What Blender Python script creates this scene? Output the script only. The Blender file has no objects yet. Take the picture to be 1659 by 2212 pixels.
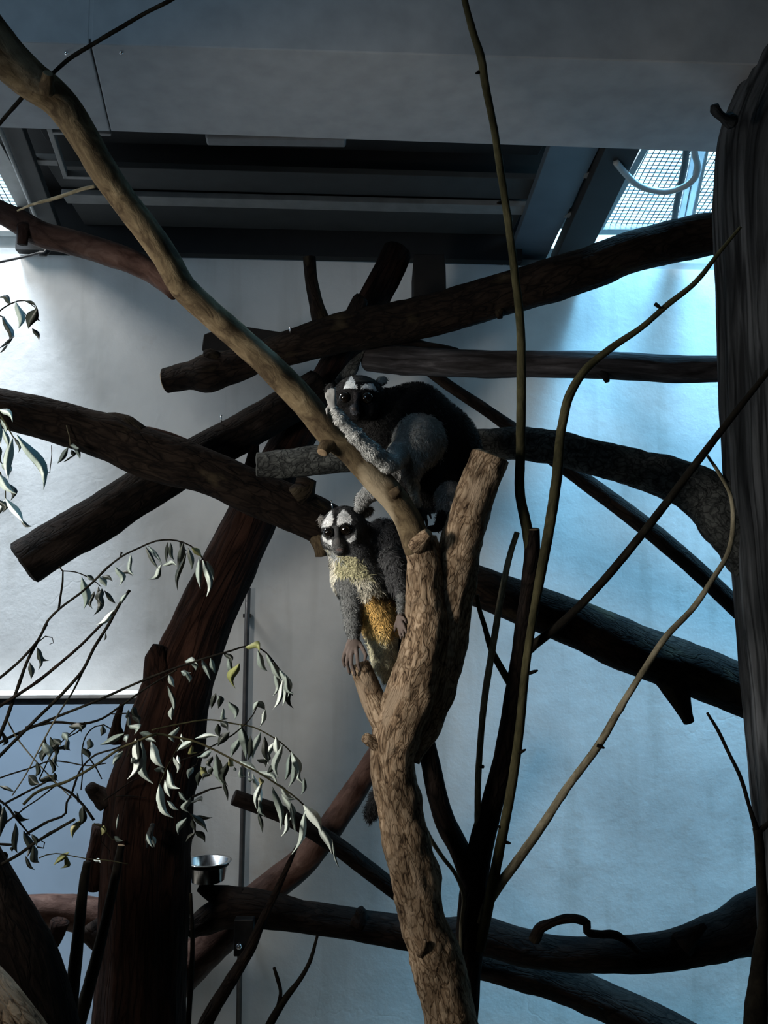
import bpy, bmesh, math, random
import numpy as np
from mathutils import Vector, Matrix, noise
# ------------------------------------------------------------------ camera, world, lights, exposure
scene = bpy.context.scene
COL = scene.collection
F, CX, CY, PITCH = 2002.0, 829.5, 1106.0, math.radians(6.0)
SP, CP = math.sin(PITCH), math.cos(PITCH)
EYE = Vector((0.0, 0.0, 1.5))
cam = bpy.data.cameras.new('camera')
cam.sensor_fit = 'HORIZONTAL'; cam.sensor_width = 36.0; cam.lens = 36.0*F/1659.0
cam.clip_start = 0.02
camo = bpy.data.objects.new('camera', cam); COL.objects.link(camo)
camo.location = EYE; camo.rotation_euler = (math.pi/2+PITCH, 0, 0)
scene.camera = camo
scene.view_settings.view_transform = 'Standard'; scene.view_settings.look = 'None'
scene.view_settings.gamma = 1.0; scene.view_settings.use_curve_mapping = False
scene.view_settings.exposure = 0.0
w = bpy.data.worlds.new('daylight sky'); scene.world = w; w.use_nodes = True
w.node_tree.nodes['Background'].inputs[0].default_value = (0.50, 0.83, 1.0, 1)
w.node_tree.nodes['Background'].inputs[1].default_value = 2.2

def lamp(name, kind, loc, target, power, color, size=0.3, size_y=None, spread=180):
    d = bpy.data.lights.new(name, kind); d.energy = power; d.color = color
    if kind == 'AREA':
        d.shape = 'RECTANGLE' if size_y else 'SQUARE'; d.size = size
        if size_y: d.size_y = size_y
        d.spread = math.radians(spread)
    else:
        d.shadow_soft_size = size
    o = bpy.data.objects.new(name, d); COL.objects.link(o)
    o.location = loc
    o.rotation_euler = (Vector(target)-Vector(loc)).to_track_quat('-Z', 'Y').to_euler()
    return o
# daylight falling in through the two mesh skylights beside the roof hatch
lamp('skylight_daylight_right', 'AREA', (1.36, 2.42, 5.0), (0.80, 3.0, 1.5), 960, (0.23, 0.63, 1.0), 1.0, 0.7)
lamp('skylight_daylight_left', 'AREA', (-1.95, 2.50, 3.45), (-0.75, 3.0, 1.8), 60, (1.0, 0.95, 0.90), 0.40, 0.40)
lamp('skylight_sky_left', 'AREA', (-1.75, 2.34, 5.0), (-1.0, 3.0, 1.0), 760, (0.74, 0.87, 1.0), 0.7, 0.6)
# the lamp of the visitors' side, on the left in front of the branches
lamp('visitor_hall_lamp', 'AREA', (-1.12, 0.84, 1.68), (0.03, 1.70, 1.50), 8.0, (1.0, 0.92, 0.82), 0.24, 0.24, 100)
lamp('visitor_hall_daylight', 'AREA', (-1.15, -0.1, 2.3), (-0.6, 1.75, 2.75), 2.2, (0.5, 0.76, 1.0), 0.7, 0.5, 100)

# ------------------------------------------------------------------ pixel rays -> places in the room
def ray(px, py):
    x = (px-CX)/F; y = -(py-CY)/F
    return Vector((x, CP - y*SP, SP + y*CP))
def at(px, py, d): return EYE + ray(px, py)*d
def pz(px, py, z):
    r = ray(px, py); return EYE + r*((z-EYE.z)/r.z)
def pplane(px, py, p0, n):
    r = ray(px, py); return EYE + r*((Vector(p0)-EYE).dot(n)/r.dot(n))
def proj(v):
    d = Vector(v)-EYE
    zc = d.y*CP + d.z*SP; yc = -d.y*SP + d.z*CP
    return CX + F*d.x/zc, CY - F*yc/zc
def proj_np(P):
    D = P - np.array(EYE)
    zc = D[:, 1]*CP + D[:, 2]*SP; yc = -D[:, 1]*SP + D[:, 2]*CP
    return CX + F*D[:, 0]/zc, CY - F*yc/zc
YAW = math.radians(3.4); CYAW, SYAW = math.cos(YAW), math.sin(YAW)
def W(u, v, z): return Vector((u*CYAW - v*SYAW, u*SYAW + v*CYAW, z))
WALLN = Vector((-SYAW, CYAW, 0))
V_WALL = 2.995
def pwall(px, py, off=0.0): return pplane(px, py, W(0, V_WALL-off, 0), WALLN)

# ------------------------------------------------------------------ object helpers
def tag(o, label=None, cat=None, group=None, kind=None):
    if label: o['label'] = label
    if cat: o['category'] = cat
    if group: o['group'] = group
    if kind: o['kind'] = kind
    return o
def empty(name, loc, label=None, cat=None, group=None, kind=None):
    o = bpy.data.objects.new(name, None); COL.objects.link(o)
    o.location = loc; o.empty_display_size = 0.05
    return tag(o, label, cat, group, kind)
def origin(parent):
    p = Vector((0, 0, 0))
    while parent is not None:
        p = p + Vector(parent.location); parent = parent.parent
    return p
def link_mesh(name, verts, faces, mat, parent=None, smooth=True):
    """verts in world coordinates; the object sits at its parent's place"""
    off = origin(parent)
    me = bpy.data.meshes.new(name)
    me.from_pydata([(v[0]-off.x, v[1]-off.y, v[2]-off.z) for v in verts], [], faces)
    if mat: me.materials.append(mat)
    if smooth: me.polygons.foreach_set('use_smooth', [True]*len(me.polygons))
    me.update()
    o = bpy.data.objects.new(name, me); COL.objects.link(o)
    if parent is not None: o.parent = parent
    return o
class MB:
    def __init__(self): self.v = []; self.f = []
    def poly_prism(self, pts, vec):
        n = len(pts); b = len(self.v)
        self.v += [Vector(p) for p in pts] + [Vector(p)+vec for p in pts]
        self.f.append(tuple(range(b+n-1, b-1, -1))); self.f.append(tuple(range(b+n, b+2*n)))
        for i in range(n):
            j = (i+1) % n
            self.f.append((b+i, b+j, b+n+j, b+n+i))
    def box(self, c, ax, ay, az):
        c = Vector(c); ax = Vector(ax); ay = Vector(ay); az = Vector(az)
        self.poly_prism([c-ax-ay-az, c+ax-ay-az, c+ax+ay-az, c-ax+ay-az], 2*az)
    def wbox(self, u0, u1, v0, v1, z0, z1):
        self.poly_prism([W(u0, v0, z0), W(u1, v0, z0), W(u1, v1, z0), W(u0, v1, z0)], Vector((0, 0, z1-z0)))
    def tube(self, pts, radii, seg=8, cap=True):
        rings = sweep(pts, radii, seg)
        b = len(self.v)
        for r in rings: self.v += r
        n = len(rings)
        for i in range(n-1):
            for k in range(seg):
                k2 = (k+1) % seg
                self.f.append((b+i*seg+k, b+i*seg+k2, b+(i+1)*seg+k2, b+(i+1)*seg+k))
        if cap:
            self.f.append(tuple(b+k for k in range(seg-1, -1, -1)))
            self.f.append(tuple(b+(n-1)*seg+k for k in range(seg)))
    def lathe(self, base, axis, profile, seg=24):
        axis = Vector(axis).normalized(); q = axis.to_track_quat('Z', 'Y'); base = Vector(base); b = len(self.v)
        for r, h in profile:
            for k in range(seg):
                a = 2*math.pi*k/seg
                self.v.append(base + q @ Vector((r*math.cos(a), r*math.sin(a), h)))
        for i in range(len(profile)-1):
            for k in range(seg):
                k2 = (k+1) % seg
                self.f.append((b+i*seg+k, b+i*seg+k2, b+(i+1)*seg+k2, b+(i+1)*seg+k))
    def build(self, name, mat, parent=None, smooth=False, bevel=0):
        o = link_mesh(name, self.v, self.f, mat, parent, smooth)
        if bevel:
            m = o.modifiers.new('bevel', 'BEVEL'); m.width = bevel; m.segments = 2; m.limit_method = 'ANGLE'
        return o
def frames(pts):
    n = len(pts); T = []
    for i in range(n):
        T.append((pts[min(i+1, n-1)] - pts[max(i-1, 0)]).normalized())
    ref = Vector((0, -1, 0.2))
    if abs(T[0].dot(ref.normalized())) > .95: ref = Vector((1, 0, 0))
    N = [(ref - T[0]*ref.dot(T[0])).normalized()]
    for i in range(1, n):
        v = N[-1] - T[i]*N[-1].dot(T[i]); N.append(v.normalized())
    return T, N
def sweep(pts, radii, seg):
    T, N = frames(pts); out = []
    for p, r, t, nn in zip(pts, radii, T, N):
        b = t.cross(nn)
        out.append([p + (nn*math.cos(2*math.pi*k/seg) + b*math.sin(2*math.pi*k/seg))*r for k in range(seg)])
    return out
def catmull(P, step):
    """P: list of (Vector, radius); smooth path through all points, chord-length tangents"""
    out = []; n = len(P)
    L = [max(1e-5, (P[i+1][0]-P[i][0]).length) for i in range(n-1)]
    def tan(i):
        if i == 0: return (P[1][0]-P[0][0])/L[0]
        if i == n-1: return (P[-1][0]-P[-2][0])/L[-1]
        a, b = L[i-1], L[i]
        return ((P[i][0]-P[i-1][0])/a*b + (P[i+1][0]-P[i][0])/b*a)/(a+b)
    for i in range(n-1):
        p1, r1 = P[i]; p2, r2 = P[i+1]; l = L[i]; m1 = tan(i)*l; m2 = tan(i+1)*l
        m = max(1, int(l/step))
        for k in range(m):
            t = k/m; t2 = t*t; t3 = t2*t
            out.append((p1*(2*t3-3*t2+1) + m1*(t3-2*t2+t) + p2*(3*t2-2*t3) + m2*(t3-t2), r1 + (r2-r1)*(3*t2-2*t3)))
    out.append(P[-1]); return out
def px_path(raw):
    """(px, py, depth, width in pixels) or ('w', x, y, z, radius)"""
    P = []
    for q in raw:
        if q[0] == 'w': P.append((Vector(q[1:4]), q[4]))
        else: P.append((at(q[0], q[1], q[2]), q[3]*0.5/F*q[2]))
    return P

# ------------------------------------------------------------------ materials
MATS = {}
def nodes_of(name):
    m = bpy.data.materials.new(name); m.use_nodes = True; MATS[name] = m
    nt = m.node_tree; return m, nt, nt.nodes['Principled BSDF']
def N(nt, t, **kw):
    n = nt.nodes.new(t)
    for k, v in kw.items():
        if k in ('vals',):
            for kk, vv in v.items(): n.inputs[kk].default_value = vv
        else: setattr(n, k, v)
    return n
def ramp(nt, fac, stops):
    r = nt.nodes.new('ShaderNodeValToRGB'); el = r.color_ramp.elements
    while len(el) < len(stops): el.new(0.5)
    for e, (p, c) in zip(el, stops): e.position = p; e.color = (*c, 1)
    nt.links.new(fac, r.inputs[0]); return r
def plain(name, c, rough=0.6, metal=0.0, noise_amt=0.25, scale=30.0, bump=0.05, spec=0.3):
    m, nt, b = nodes_of(name)
    tc = N(nt, 'ShaderNodeTexCoord'); n = N(nt, 'ShaderNodeTexNoise', vals={'Scale': scale, 'Detail': 4.0})
    nt.links.new(tc.outputs['Object'], n.inputs['Vector'])
    lo = tuple(x*(1-noise_amt) for x in c); hi = tuple(min(1, x*(1+noise_amt)) for x in c)
    r = ramp(nt, n.outputs['Fac'], [(0.3, lo), (0.7, hi)])
    nt.links.new(r.outputs[0], b.inputs['Base Color'])
    b.inputs['Roughness'].default_value = rough; b.inputs['Metallic'].default_value = metal
    b.inputs['Specular IOR Level'].default_value = spec
    if bump:
        bp = N(nt, 'ShaderNodeBump', vals={'Strength': bump, 'Distance': 0.004})
        nt.links.new(n.outputs['Fac'], bp.inputs['Height']); nt.links.new(bp.outputs[0], b.inputs['Normal'])
    return m
def bark(name, dark, mid, light, scale=1.0, stretch=0.28, bump=0.8, patch=None, rough=0.9, spec=0.08, plates=0.20):
    """bark from the tube coordinates (metres round, metres along)"""
    m, nt, b = nodes_of(name); L = nt.links.new
    a = N(nt, 'ShaderNodeAttribute', attribute_name='bark')
    mp = N(nt, 'ShaderNodeMapping'); mp.inputs['Scale'].default_value = (1, 1, stretch)
    L(a.outputs['Vector'], mp.inputs[0])
    warp = N(nt, 'ShaderNodeTexNoise', vals={'Scale': 30*scale, 'Detail': 3.0})
    L(mp.outputs[0], warp.inputs['Vector'])
    mx = N(nt, 'ShaderNodeVectorMath', operation='MULTIPLY_ADD')
    L(warp.outputs['Color'], mx.inputs[0]); mx.inputs[1].default_value = (0.05/scale,)*3; L(mp.outputs[0], mx.inputs[2])
    v = N(nt, 'ShaderNodeTexVoronoi', feature='DISTANCE_TO_EDGE', vals={'Scale': 75*scale})
    L(mx.outputs[0], v.inputs['Vector'])
    n1 = N(nt, 'ShaderNodeTexNoise', vals={'Scale': 55*scale, 'Detail': 8.0, 'Roughness': 0.65}); L(mx.outputs[0], n1.inputs['Vector'])
    n2 = N(nt, 'ShaderNodeTexNoise', vals={'Scale': 9*scale, 'Detail': 3.0}); L(a.outputs['Vector'], n2.inputs['Vector'])
    ed = N(nt, 'ShaderNodeMapRange', vals={'From Min': 0.0, 'From Max': 0.16}); L(v.outputs['Distance'], ed.inputs['Value'])
    h = N(nt, 'ShaderNodeMath', operation='MULTIPLY_ADD'); L(ed.outputs[0], h.inputs[0]); h.inputs[1].default_value = plates; L(n1.outputs['Fac'], h.inputs[2])
    r = ramp(nt, h.outputs[0], [(0.40, dark), (0.60, mid), (0.84, light)])
    pr = ramp(nt, n2.outputs['Fac'], [(0.35, tuple(x*0.62 for x in (1, 1, 1))), (0.65, (1.25, 1.25, 1.25))])
    mul = N(nt, 'ShaderNodeMix', data_type='RGBA', blend_type='MULTIPLY'); mul.inputs['Factor'].default_value = 1
    L(r.outputs[0], mul.inputs[6]); L(pr.outputs[0], mul.inputs[7])
    out = mul.outputs[2]
    if patch:
        n3 = N(nt, 'ShaderNodeTexNoise', vals={'Scale': 14*scale, 'Detail': 5.0}); 
        mp3 = N(nt, 'ShaderNodeMapping'); mp3.inputs['Scale'].default_value = (1, 1, 0.5); mp3.inputs['Location'].default_value = (3, 1, 7)
        L(a.outputs['Vector'], mp3.inputs[0]); L(mp3.outputs[0], n3.inputs['Vector'])
        f = N(nt, 'ShaderNodeMapRange', vals={'From Min': 0.58, 'From Max': 0.66}); L(n3.outputs['Fac'], f.inputs['Value'])
        mm = N(nt, 'ShaderNodeMix', data_type='RGBA'); L(f.outputs[0], mm.inputs['Factor']); L(out, mm.inputs[6]); mm.inputs[7].default_value = (*patch, 1)
        out = mm.outputs[2]
    L(out, b.inputs['Base Color']); b.inputs['Roughness'].default_value = rough; b.inputs['Specular IOR Level'].default_value = spec
    bp = N(nt, 'ShaderNodeBump', vals={'Strength': bump, 'Distance': 0.006/scale}); L(h.outputs[0], bp.inputs['Height']); L(bp.outputs[0], b.inputs['Normal'])
    return m
tan_bark = bark('tan_bark', (0.022, 0.014, 0.009), (0.155, 0.108, 0.068), (0.34, 0.265, 0.185), 1.5, 0.34, 1.0, patch=(0.22, 0.17, 0.12), rough=0.9)
smooth_tan = bark('smooth_tan_bark', (0.0448, 0.032, 0.0192), (0.1216, 0.0928, 0.0544), (0.2304, 0.1856, 0.1152), 0.7, 0.5, 0.45, patch=(0.2688, 0.224, 0.1536), plates=0.05)
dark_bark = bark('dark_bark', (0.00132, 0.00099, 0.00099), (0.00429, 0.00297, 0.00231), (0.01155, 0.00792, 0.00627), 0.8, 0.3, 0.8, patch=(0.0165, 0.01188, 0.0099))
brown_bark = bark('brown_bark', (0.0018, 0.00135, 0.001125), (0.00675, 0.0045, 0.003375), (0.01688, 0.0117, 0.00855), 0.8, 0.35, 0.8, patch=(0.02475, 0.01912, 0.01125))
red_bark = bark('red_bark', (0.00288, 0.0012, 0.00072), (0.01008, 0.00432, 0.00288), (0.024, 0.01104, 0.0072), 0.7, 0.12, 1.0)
smooth_red = bark('smooth_red_bark', (0.027, 0.0132, 0.0096), (0.066, 0.0372, 0.0288), (0.12, 0.078, 0.063), 0.5, 0.5, 0.35, rough=0.6, plates=0.05)
grey_bark = bark('grey_bark', (0.0102, 0.01122, 0.01122), (0.03315, 0.0357, 0.03468), (0.0867, 0.0918, 0.0867), 1.0, 0.8, 1.0)
pillar_bark = bark('pillar_bark', (0.006, 0.00675, 0.0075), (0.0225, 0.02475, 0.027), (0.0675, 0.07275, 0.07875), 0.45, 0.08, 0.9)
peeled_wood = bark('peeled_wood', (0.0112, 0.01008, 0.01008), (0.0392, 0.03696, 0.0392), (0.1344, 0.1316, 0.14), 0.8, 0.12, 0.7, plates=0.05)
twig_bark = bark('twig_bark', (0.00336, 0.00294, 0.0021), (0.0084, 0.00756, 0.00546), (0.021, 0.0189, 0.0126), 1.2, 0.5, 0.3, plates=0.05)
green_bark = bark('green_bark', (0.018, 0.018, 0.0084), (0.045, 0.042, 0.021), (0.096, 0.087, 0.048), 0.9, 0.3, 0.3, plates=0.05)
pale_twig = bark('pale_twig_bark', (0.08, 0.072, 0.048), (0.176, 0.16, 0.112), (0.336, 0.312, 0.24), 1.0, 0.3, 0.3, plates=0.05)
cut_wood = plain('cut_wood', (0.16, 0.115, 0.07), 0.9, 0, 0.5, 60, 0.3)
dark_cut = plain('dark_cut_wood', (0.008, 0.006, 0.005), 0.95, 0, 0.5, 60, 0.3)
beam_mat = plain('painted_concrete', (0.34, 0.36, 0.38), 0.85, 0, 0.10, 18, 0.12)
ceil_mat = plain('painted_ceiling', (0.26, 0.29, 0.31), 0.9, 0, 0.10, 8, 0.1)
hatch_mat = plain('grey_hatch_board', (0.02925, 0.0325, 0.0338), 0.7, 0, 0.15, 14, 0.06)
hatch_dark = plain('black_hatch_board', (0.008, 0.009, 0.01), 0.8, 0, 0.2, 14, 0.05)
batten_mat = plain('pale_batten', (0.15, 0.155, 0.155), 0.6, 0, 0.15, 20, 0.05)
blue_panel = plain('blue_grey_panel', (0.06, 0.085, 0.11), 0.55, 0, 0.1, 10, 0.04)
frame_mat = plain('grey_window_frame', (0.20, 0.21, 0.21), 0.5, 0, 0.12, 20, 0.04)
alu_mat = plain('aluminium', (0.55, 0.6, 0.65), 0.35, 0.8, 0.08, 30, 0.02)
steel_mat = plain('stainless_steel', (0.55, 0.56, 0.57), 0.18, 1.0, 0.06, 25, 0.02)
chrome_mat = plain('bright_bolt', (0.8, 0.8, 0.82), 0.2, 1.0, 0.05, 25, 0.0)
iron_mat = plain('dark_iron', (0.02, 0.02, 0.021), 0.5, 0.6, 0.3, 40, 0.1)
wire_mat = plain('wire', (0.02, 0.028, 0.034), 0.5, 0.3, 0.1, 40, 0.0)
rod_mat = plain('grey_rod', (0.06, 0.06, 0.062), 0.45, 0.4, 0.2, 40, 0.04)
conduit_mat = plain('grey_conduit', (0.25, 0.28, 0.29), 0.5, 0, 0.1, 40, 0.04)
lightbox_mat = plain('grey_plastic', (0.14, 0.15, 0.16), 0.5, 0, 0.1, 40, 0.03)
board_mat = plain('dark_board', (0.0048, 0.0036, 0.0032), 0.8, 0, 0.3, 30, 0.1)
floor_mat = plain('bark_mulch_floor', (0.15, 0.12, 0.09), 0.95, 0, 0.6, 40, 0.9)
hall_mat = plain('dark_hall_paint', (0.05, 0.05, 0.055), 0.9, 0, 0.1, 6, 0.05)
dado_mat = plain('blue_lit_panel', (0.42, 0.55, 0.70), 0.7, 0, 0.12, 3, 0.08)  # blue light on the panel below the ledge is put into its colour
ledge_mat = plain('worn_white_ledge', (0.42, 0.39, 0.36), 0.6, 0, 0.35, 12, 0.1)

def wall_material():
    m, nt, b = nodes_of('painted_plaster'); L = nt.links.new
    tc = N(nt, 'ShaderNodeTexCoord')
    big = N(nt, 'ShaderNodeTexNoise', vals={'Scale': 1.7, 'Detail': 5.0, 'Roughness': 0.6}); L(tc.outputs['Object'], big.inputs['Vector'])
    fine = N(nt, 'ShaderNodeTexNoise', vals={'Scale': 28.0, 'Detail': 6.0, 'Roughness': 0.6}); L(tc.outputs['Object'], fine.inputs['Vector'])
    c = ramp(nt, big.outputs['Fac'], [(0.30, (0.40, 0.40, 0.395)), (0.52, (0.56, 0.56, 0.55)), (0.75, (0.62, 0.62, 0.61))])
    # drips and faint dirt streaks, long in height
    mp = N(nt, 'ShaderNodeMapping'); mp.inputs['Scale'].default_value = (9, 9, 0.9); L(tc.outputs['Object'], mp.inputs[0])
    st = N(nt, 'ShaderNodeTexNoise', vals={'Scale': 1.6, 'Detail': 4.0}); L(mp.outputs[0], st.inputs['Vector'])
    sr = ramp(nt, st.outputs['Fac'], [(0.32, (0.80, 0.79, 0.77)), (0.46, (1, 1, 1))])
    mul = N(nt, 'ShaderNodeMix', data_type='RGBA', blend_type='MULTIPLY'); mul.inputs['Factor'].default_value = 0.55
    L(c.outputs[0], mul.inputs[6]); L(sr.outputs[0], mul.inputs[7])
    # rusty brown stains
    rn = N(nt, 'ShaderNodeTexNoise', vals={'Scale': 2.3, 'Detail': 6.0, 'Roughness': 0.7})
    mp2 = N(nt, 'ShaderNodeMapping'); mp2.inputs['Location'].default_value = (4.2, 0, 1.3); L(tc.outputs['Object'], mp2.inputs[0]); L(mp2.outputs[0], rn.inputs['Vector'])
    rf = N(nt, 'ShaderNodeMapRange', vals={'From Min': 0.62, 'From Max': 0.80, 'To Max': 0.55}); L(rn.outputs['Fac'], rf.inputs['Value'])
    mix = N(nt, 'ShaderNodeMix', data_type='RGBA'); L(rf.outputs[0], mix.inputs['Factor']); L(mul.outputs[2], mix.inputs[6]); mix.inputs[7].default_value = (0.36, 0.25, 0.18, 1)
    L(mix.outputs[2], b.inputs['Base Color'])
    b.inputs['Roughness'].default_value = 0.75; b.inputs['Specular IOR Level'].default_value = 0.25
    # trowel marks and sparse cracks
    w = N(nt, 'ShaderNodeTexNoise', vals={'Scale': 7.0, 'Detail': 3.0}); L(tc.outputs['Object'], w.inputs['Vector'])
    wv = N(nt, 'ShaderNodeVectorMath', operation='MULTIPLY_ADD'); L(w.outputs['Color'], wv.inputs[0]); wv.inputs[1].default_value = (0.22,)*3; L(tc.outputs['Object'], wv.inputs[2])
    vo = N(nt, 'ShaderNodeTexVoronoi', feature='DISTANCE_TO_EDGE', vals={'Scale': 2.6}); L(wv.outputs[0], vo.inputs['Vector'])
    cr = N(nt, 'ShaderNodeMapRange', vals={'From Min': 0.0, 'From Max': 0.014, 'To Min': -0.06, 'To Max': 0.0}); L(vo.outputs['Distance'], cr.inputs['Value'])
    gate = N(nt, 'ShaderNodeMapRange', vals={'From Min': 0.52, 'From Max': 0.6}); L(big.outputs['Fac'], gate.inputs['Value'])
    g2 = N(nt, 'ShaderNodeMath', operation='MULTIPLY'); L(cr.outputs[0], g2.inputs[0]); L(gate.outputs[0], g2.inputs[1])
    mid = N(nt, 'ShaderNodeTexNoise', vals={'Scale': 5.5, 'Detail': 7.0, 'Roughness': 0.62}); L(tc.outputs['Object'], mid.inputs['Vector'])
    h1 = N(nt, 'ShaderNodeMath', operation='MULTIPLY_ADD'); L(fine.outputs['Fac'], h1.inputs[0]); h1.inputs[1].default_value = 0.22; L(g2.outputs[0], h1.inputs[2])
    h2 = N(nt, 'ShaderNodeMath', operation='MULTIPLY_ADD'); L(mid.outputs['Fac'], h2.inputs[0]); h2.inputs[1].default_value = 1.3; L(h1.outputs[0], h2.inputs[2])
    bp = N(nt, 'ShaderNodeBump', vals={'Strength': 0.3, 'Distance': 0.009}); L(h2.outputs[0], bp.inputs['Height']); L(bp.outputs[0], b.inputs['Normal'])
    return m
plaster = wall_material()

# ------------------------------------------------------------------ the room
ZT = 2.655
m = MB(); m.wbox(-2.3, 2.3, V_WALL, V_WALL+0.16, 0, ZT); tag(m.build('wall_back', plaster), kind='structure')
m = MB(); m.wbox(-2.3, 2.3, -1.4, 3.4, -0.08, 0); tag(m.build('floor', floor_mat), kind='structure')
side_mat = plain('grey_side_paint', (0.12, 0.125, 0.13), 0.9, 0, 0.15, 6, 0.1)
m = MB(); m.wbox(-2.42, -2.3, -1.4, 3.4, 0, 3.3); tag(m.build('wall_left', side_mat), kind='structure')
m = MB(); m.wbox(2.3, 2.42, -1.4, 3.4, 0, 3.3); tag(m.build('wall_right', side_mat), kind='structure')
m = MB(); m.wbox(-2.3, 2.3, -1.52, -1.4, 0, 3.3); tag(m.build('wall_front', hall_mat), kind='structure')
m = MB(); m.wbox(-2.3, 2.3, -1.4, 1.72, 3.0, 3.08); tag(m.build('ceiling', ceil_mat), kind='structure')
# the white beam: two facing panels on the soffit with an open joint between them
def soffit(pxs, z, th): 
    mb = MB(); mb.poly_prism([pz(x, y, z) for x, y in pxs], Vector((0, 0, th))); return mb
beam = empty('trim_1', W(0, 1.75, 2.6), kind='structure')
def along(p, q, x): return p[1] + (q[1]-p[1])*(x-p[0])/(q[0]-p[0])
fr0, fr1 = pz(0, 88, 2.6), pz(1659, 140, 2.6); bk0, bk1 = pz(0, 278, 2.6), pz(1550, 330, 2.6)
def on(a, b, t): return a + (b-a)*t
def xline(a, b, x): return on(a, b, (x-a.x)/(b.x-a.x))
jf, jb = pz(194, 95, 2.6), pz(239, 284, 2.6); g = Vector((0.0018, 0, 0))
for pts in ([xline(fr0, fr1, -2.4), jf-g, jb-g*.4, xline(bk0, bk1, -2.4)], [jf+g, xline(fr0, fr1, 2.4), xline(bk0, bk1, 2.4), jb+g*.4]):
    mb = MB(); mb.poly_prism(pts, Vector((0, 0, 0.40))); mb.build('panel', beam_mat, beam, bevel=0.003)
mb = MB(); up = Vector((0, 0, 0.006)); mb.poly_prism([p+up for p in (xline(fr0, fr1, -2.3)+Vector((0, .006, 0)), xline(fr0, fr1, 2.3)+Vector((0, .006, 0)), xline(bk0, bk1, 2.3)-Vector((0, .006, 0)), xline(bk0, bk1, -2.3)-Vector((0, .006, 0)))], Vector((0, 0, 0.39)))
mb.build('core', hall_mat, beam)
mb = MB(); q = jf+Vector((0, 0.004, 0.012)); mb.poly_prism([q+Vector((-.004, -.003, 0)), q+Vector((.004, -.003, 0)), q+Vector((.004, .004, 0)), q+Vector((-.004, .004, 0))], Vector((0, 0, .385))); mb.build('joint_filler', beam_mat, beam)
# ------------------------------------------------------------------ roof hatch between the two skylights
ZH = 2.72
hatch = empty('roof_hatch', W(-0.3, 2.6, ZH+0.05), 'dark boarded roof hatch with grey battens above the white back wall', 'hatch')
def uspan(v): return -1.02 - 0.02*(2.97-v), 0.47
def hboard(v0, v1, z, mat, name='board'):
    u0, u1 = -0.80-0.0, 0.60
    mb = MB(); mb.wbox(u0, u1, v0, v1, z, z+0.018); return mb.build(name, mat, hatch, bevel=0.002)
hboard(2.765, 2.955, 2.745, hatch_mat); hboard(2.55, 2.685, 2.745, hatch_mat)
hboard(2.36, 2.535, 2.81, hatch_dark); hboard(2.02, 2.345, 2.77, hatch_dark)
hboard(2.69, 2.752, 2.725, batten_mat, 'batten')
mb = MB(); mb.wbox(-1.02, 0.85, 2.0, 3.16, 2.86, 2.9); mb.build('cover', hatch_dark, hatch)
mb = MB(); mb.wbox(-1.02, 0.64, 2.96, 3.0, ZT+0.004, 2.86); mb.build('end_board', hatch_dark, hatch)
def hrail(pxs, z, th, mat, name='rail'):
    mb = soffit(pxs, z, th); return mb.build(name, mat, hatch, bevel=0.002)
# left side: rect bracket, cross rails, side panel, rod
hrail([(100, 279), (112, 279), (147, 386), (137, 387)], 2.70, 0.02, batten_mat, 'bracket_bar')
hrail([(112, 286), (240, 289), (240, 295), (114, 292)], 2.70, 0.02, batten_mat, 'bracket_bar')
hrail([(137, 381), (215, 383), (215, 389), (139, 387)], 2.70, 0.02, batten_mat, 'bracket_bar')
hrail([(70, 346), (123, 347), (127, 359), (75, 357)], 2.71, 0.02, batten_mat, 'cross_rail')
hrail([(45, 270), (-6, 250), (96, 553), (150, 556)], 2.69, 0.03, hatch_mat, 'side_panel')
# right side: blue-grey panel, dark beam, cross bars
hrail([(1205, 270), (1318, 270), (1172, 575), (1080, 612)], 2.70, 0.03, blue_panel, 'side_panel')
hrail([(1330, 270), (1408, 270), (1262, 572), (1190, 580)], 2.67, 0.05, hatch_dark, 'side_beam')
hrail([(1262, 374), (1292, 374), (1287, 386), (1257, 386)], 2.70, 0.02, batten_mat, 'cross_rail')
hrail([(1220, 462), (1252, 462), (1247, 471), (1215, 471)], 2.70, 0.02, batten_mat, 'cross_rail')
mb = MB(); mb.tube([pz(-30, 205, 2.675), pz(82, 480, 2.675)], [0.006]*2, 10)
tag(mb.build('roller_rod', frame_mat, None, True), 'thin grey metal rod running along the left side of the roof hatch', 'rod')
mb = MB(); mb.poly_prism([pz(443, 297, 2.66), pz(748, 302, 2.66), pz(747, 320, 2.66), pz(447, 316, 2.66)], Vector((0, 0, 0.10)))
sl = mb.build('strip_light', lightbox_mat, None, bevel=0.006); tag(sl, 'unlit grey strip light fixed behind the lower edge of the white beam', 'light')
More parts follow.
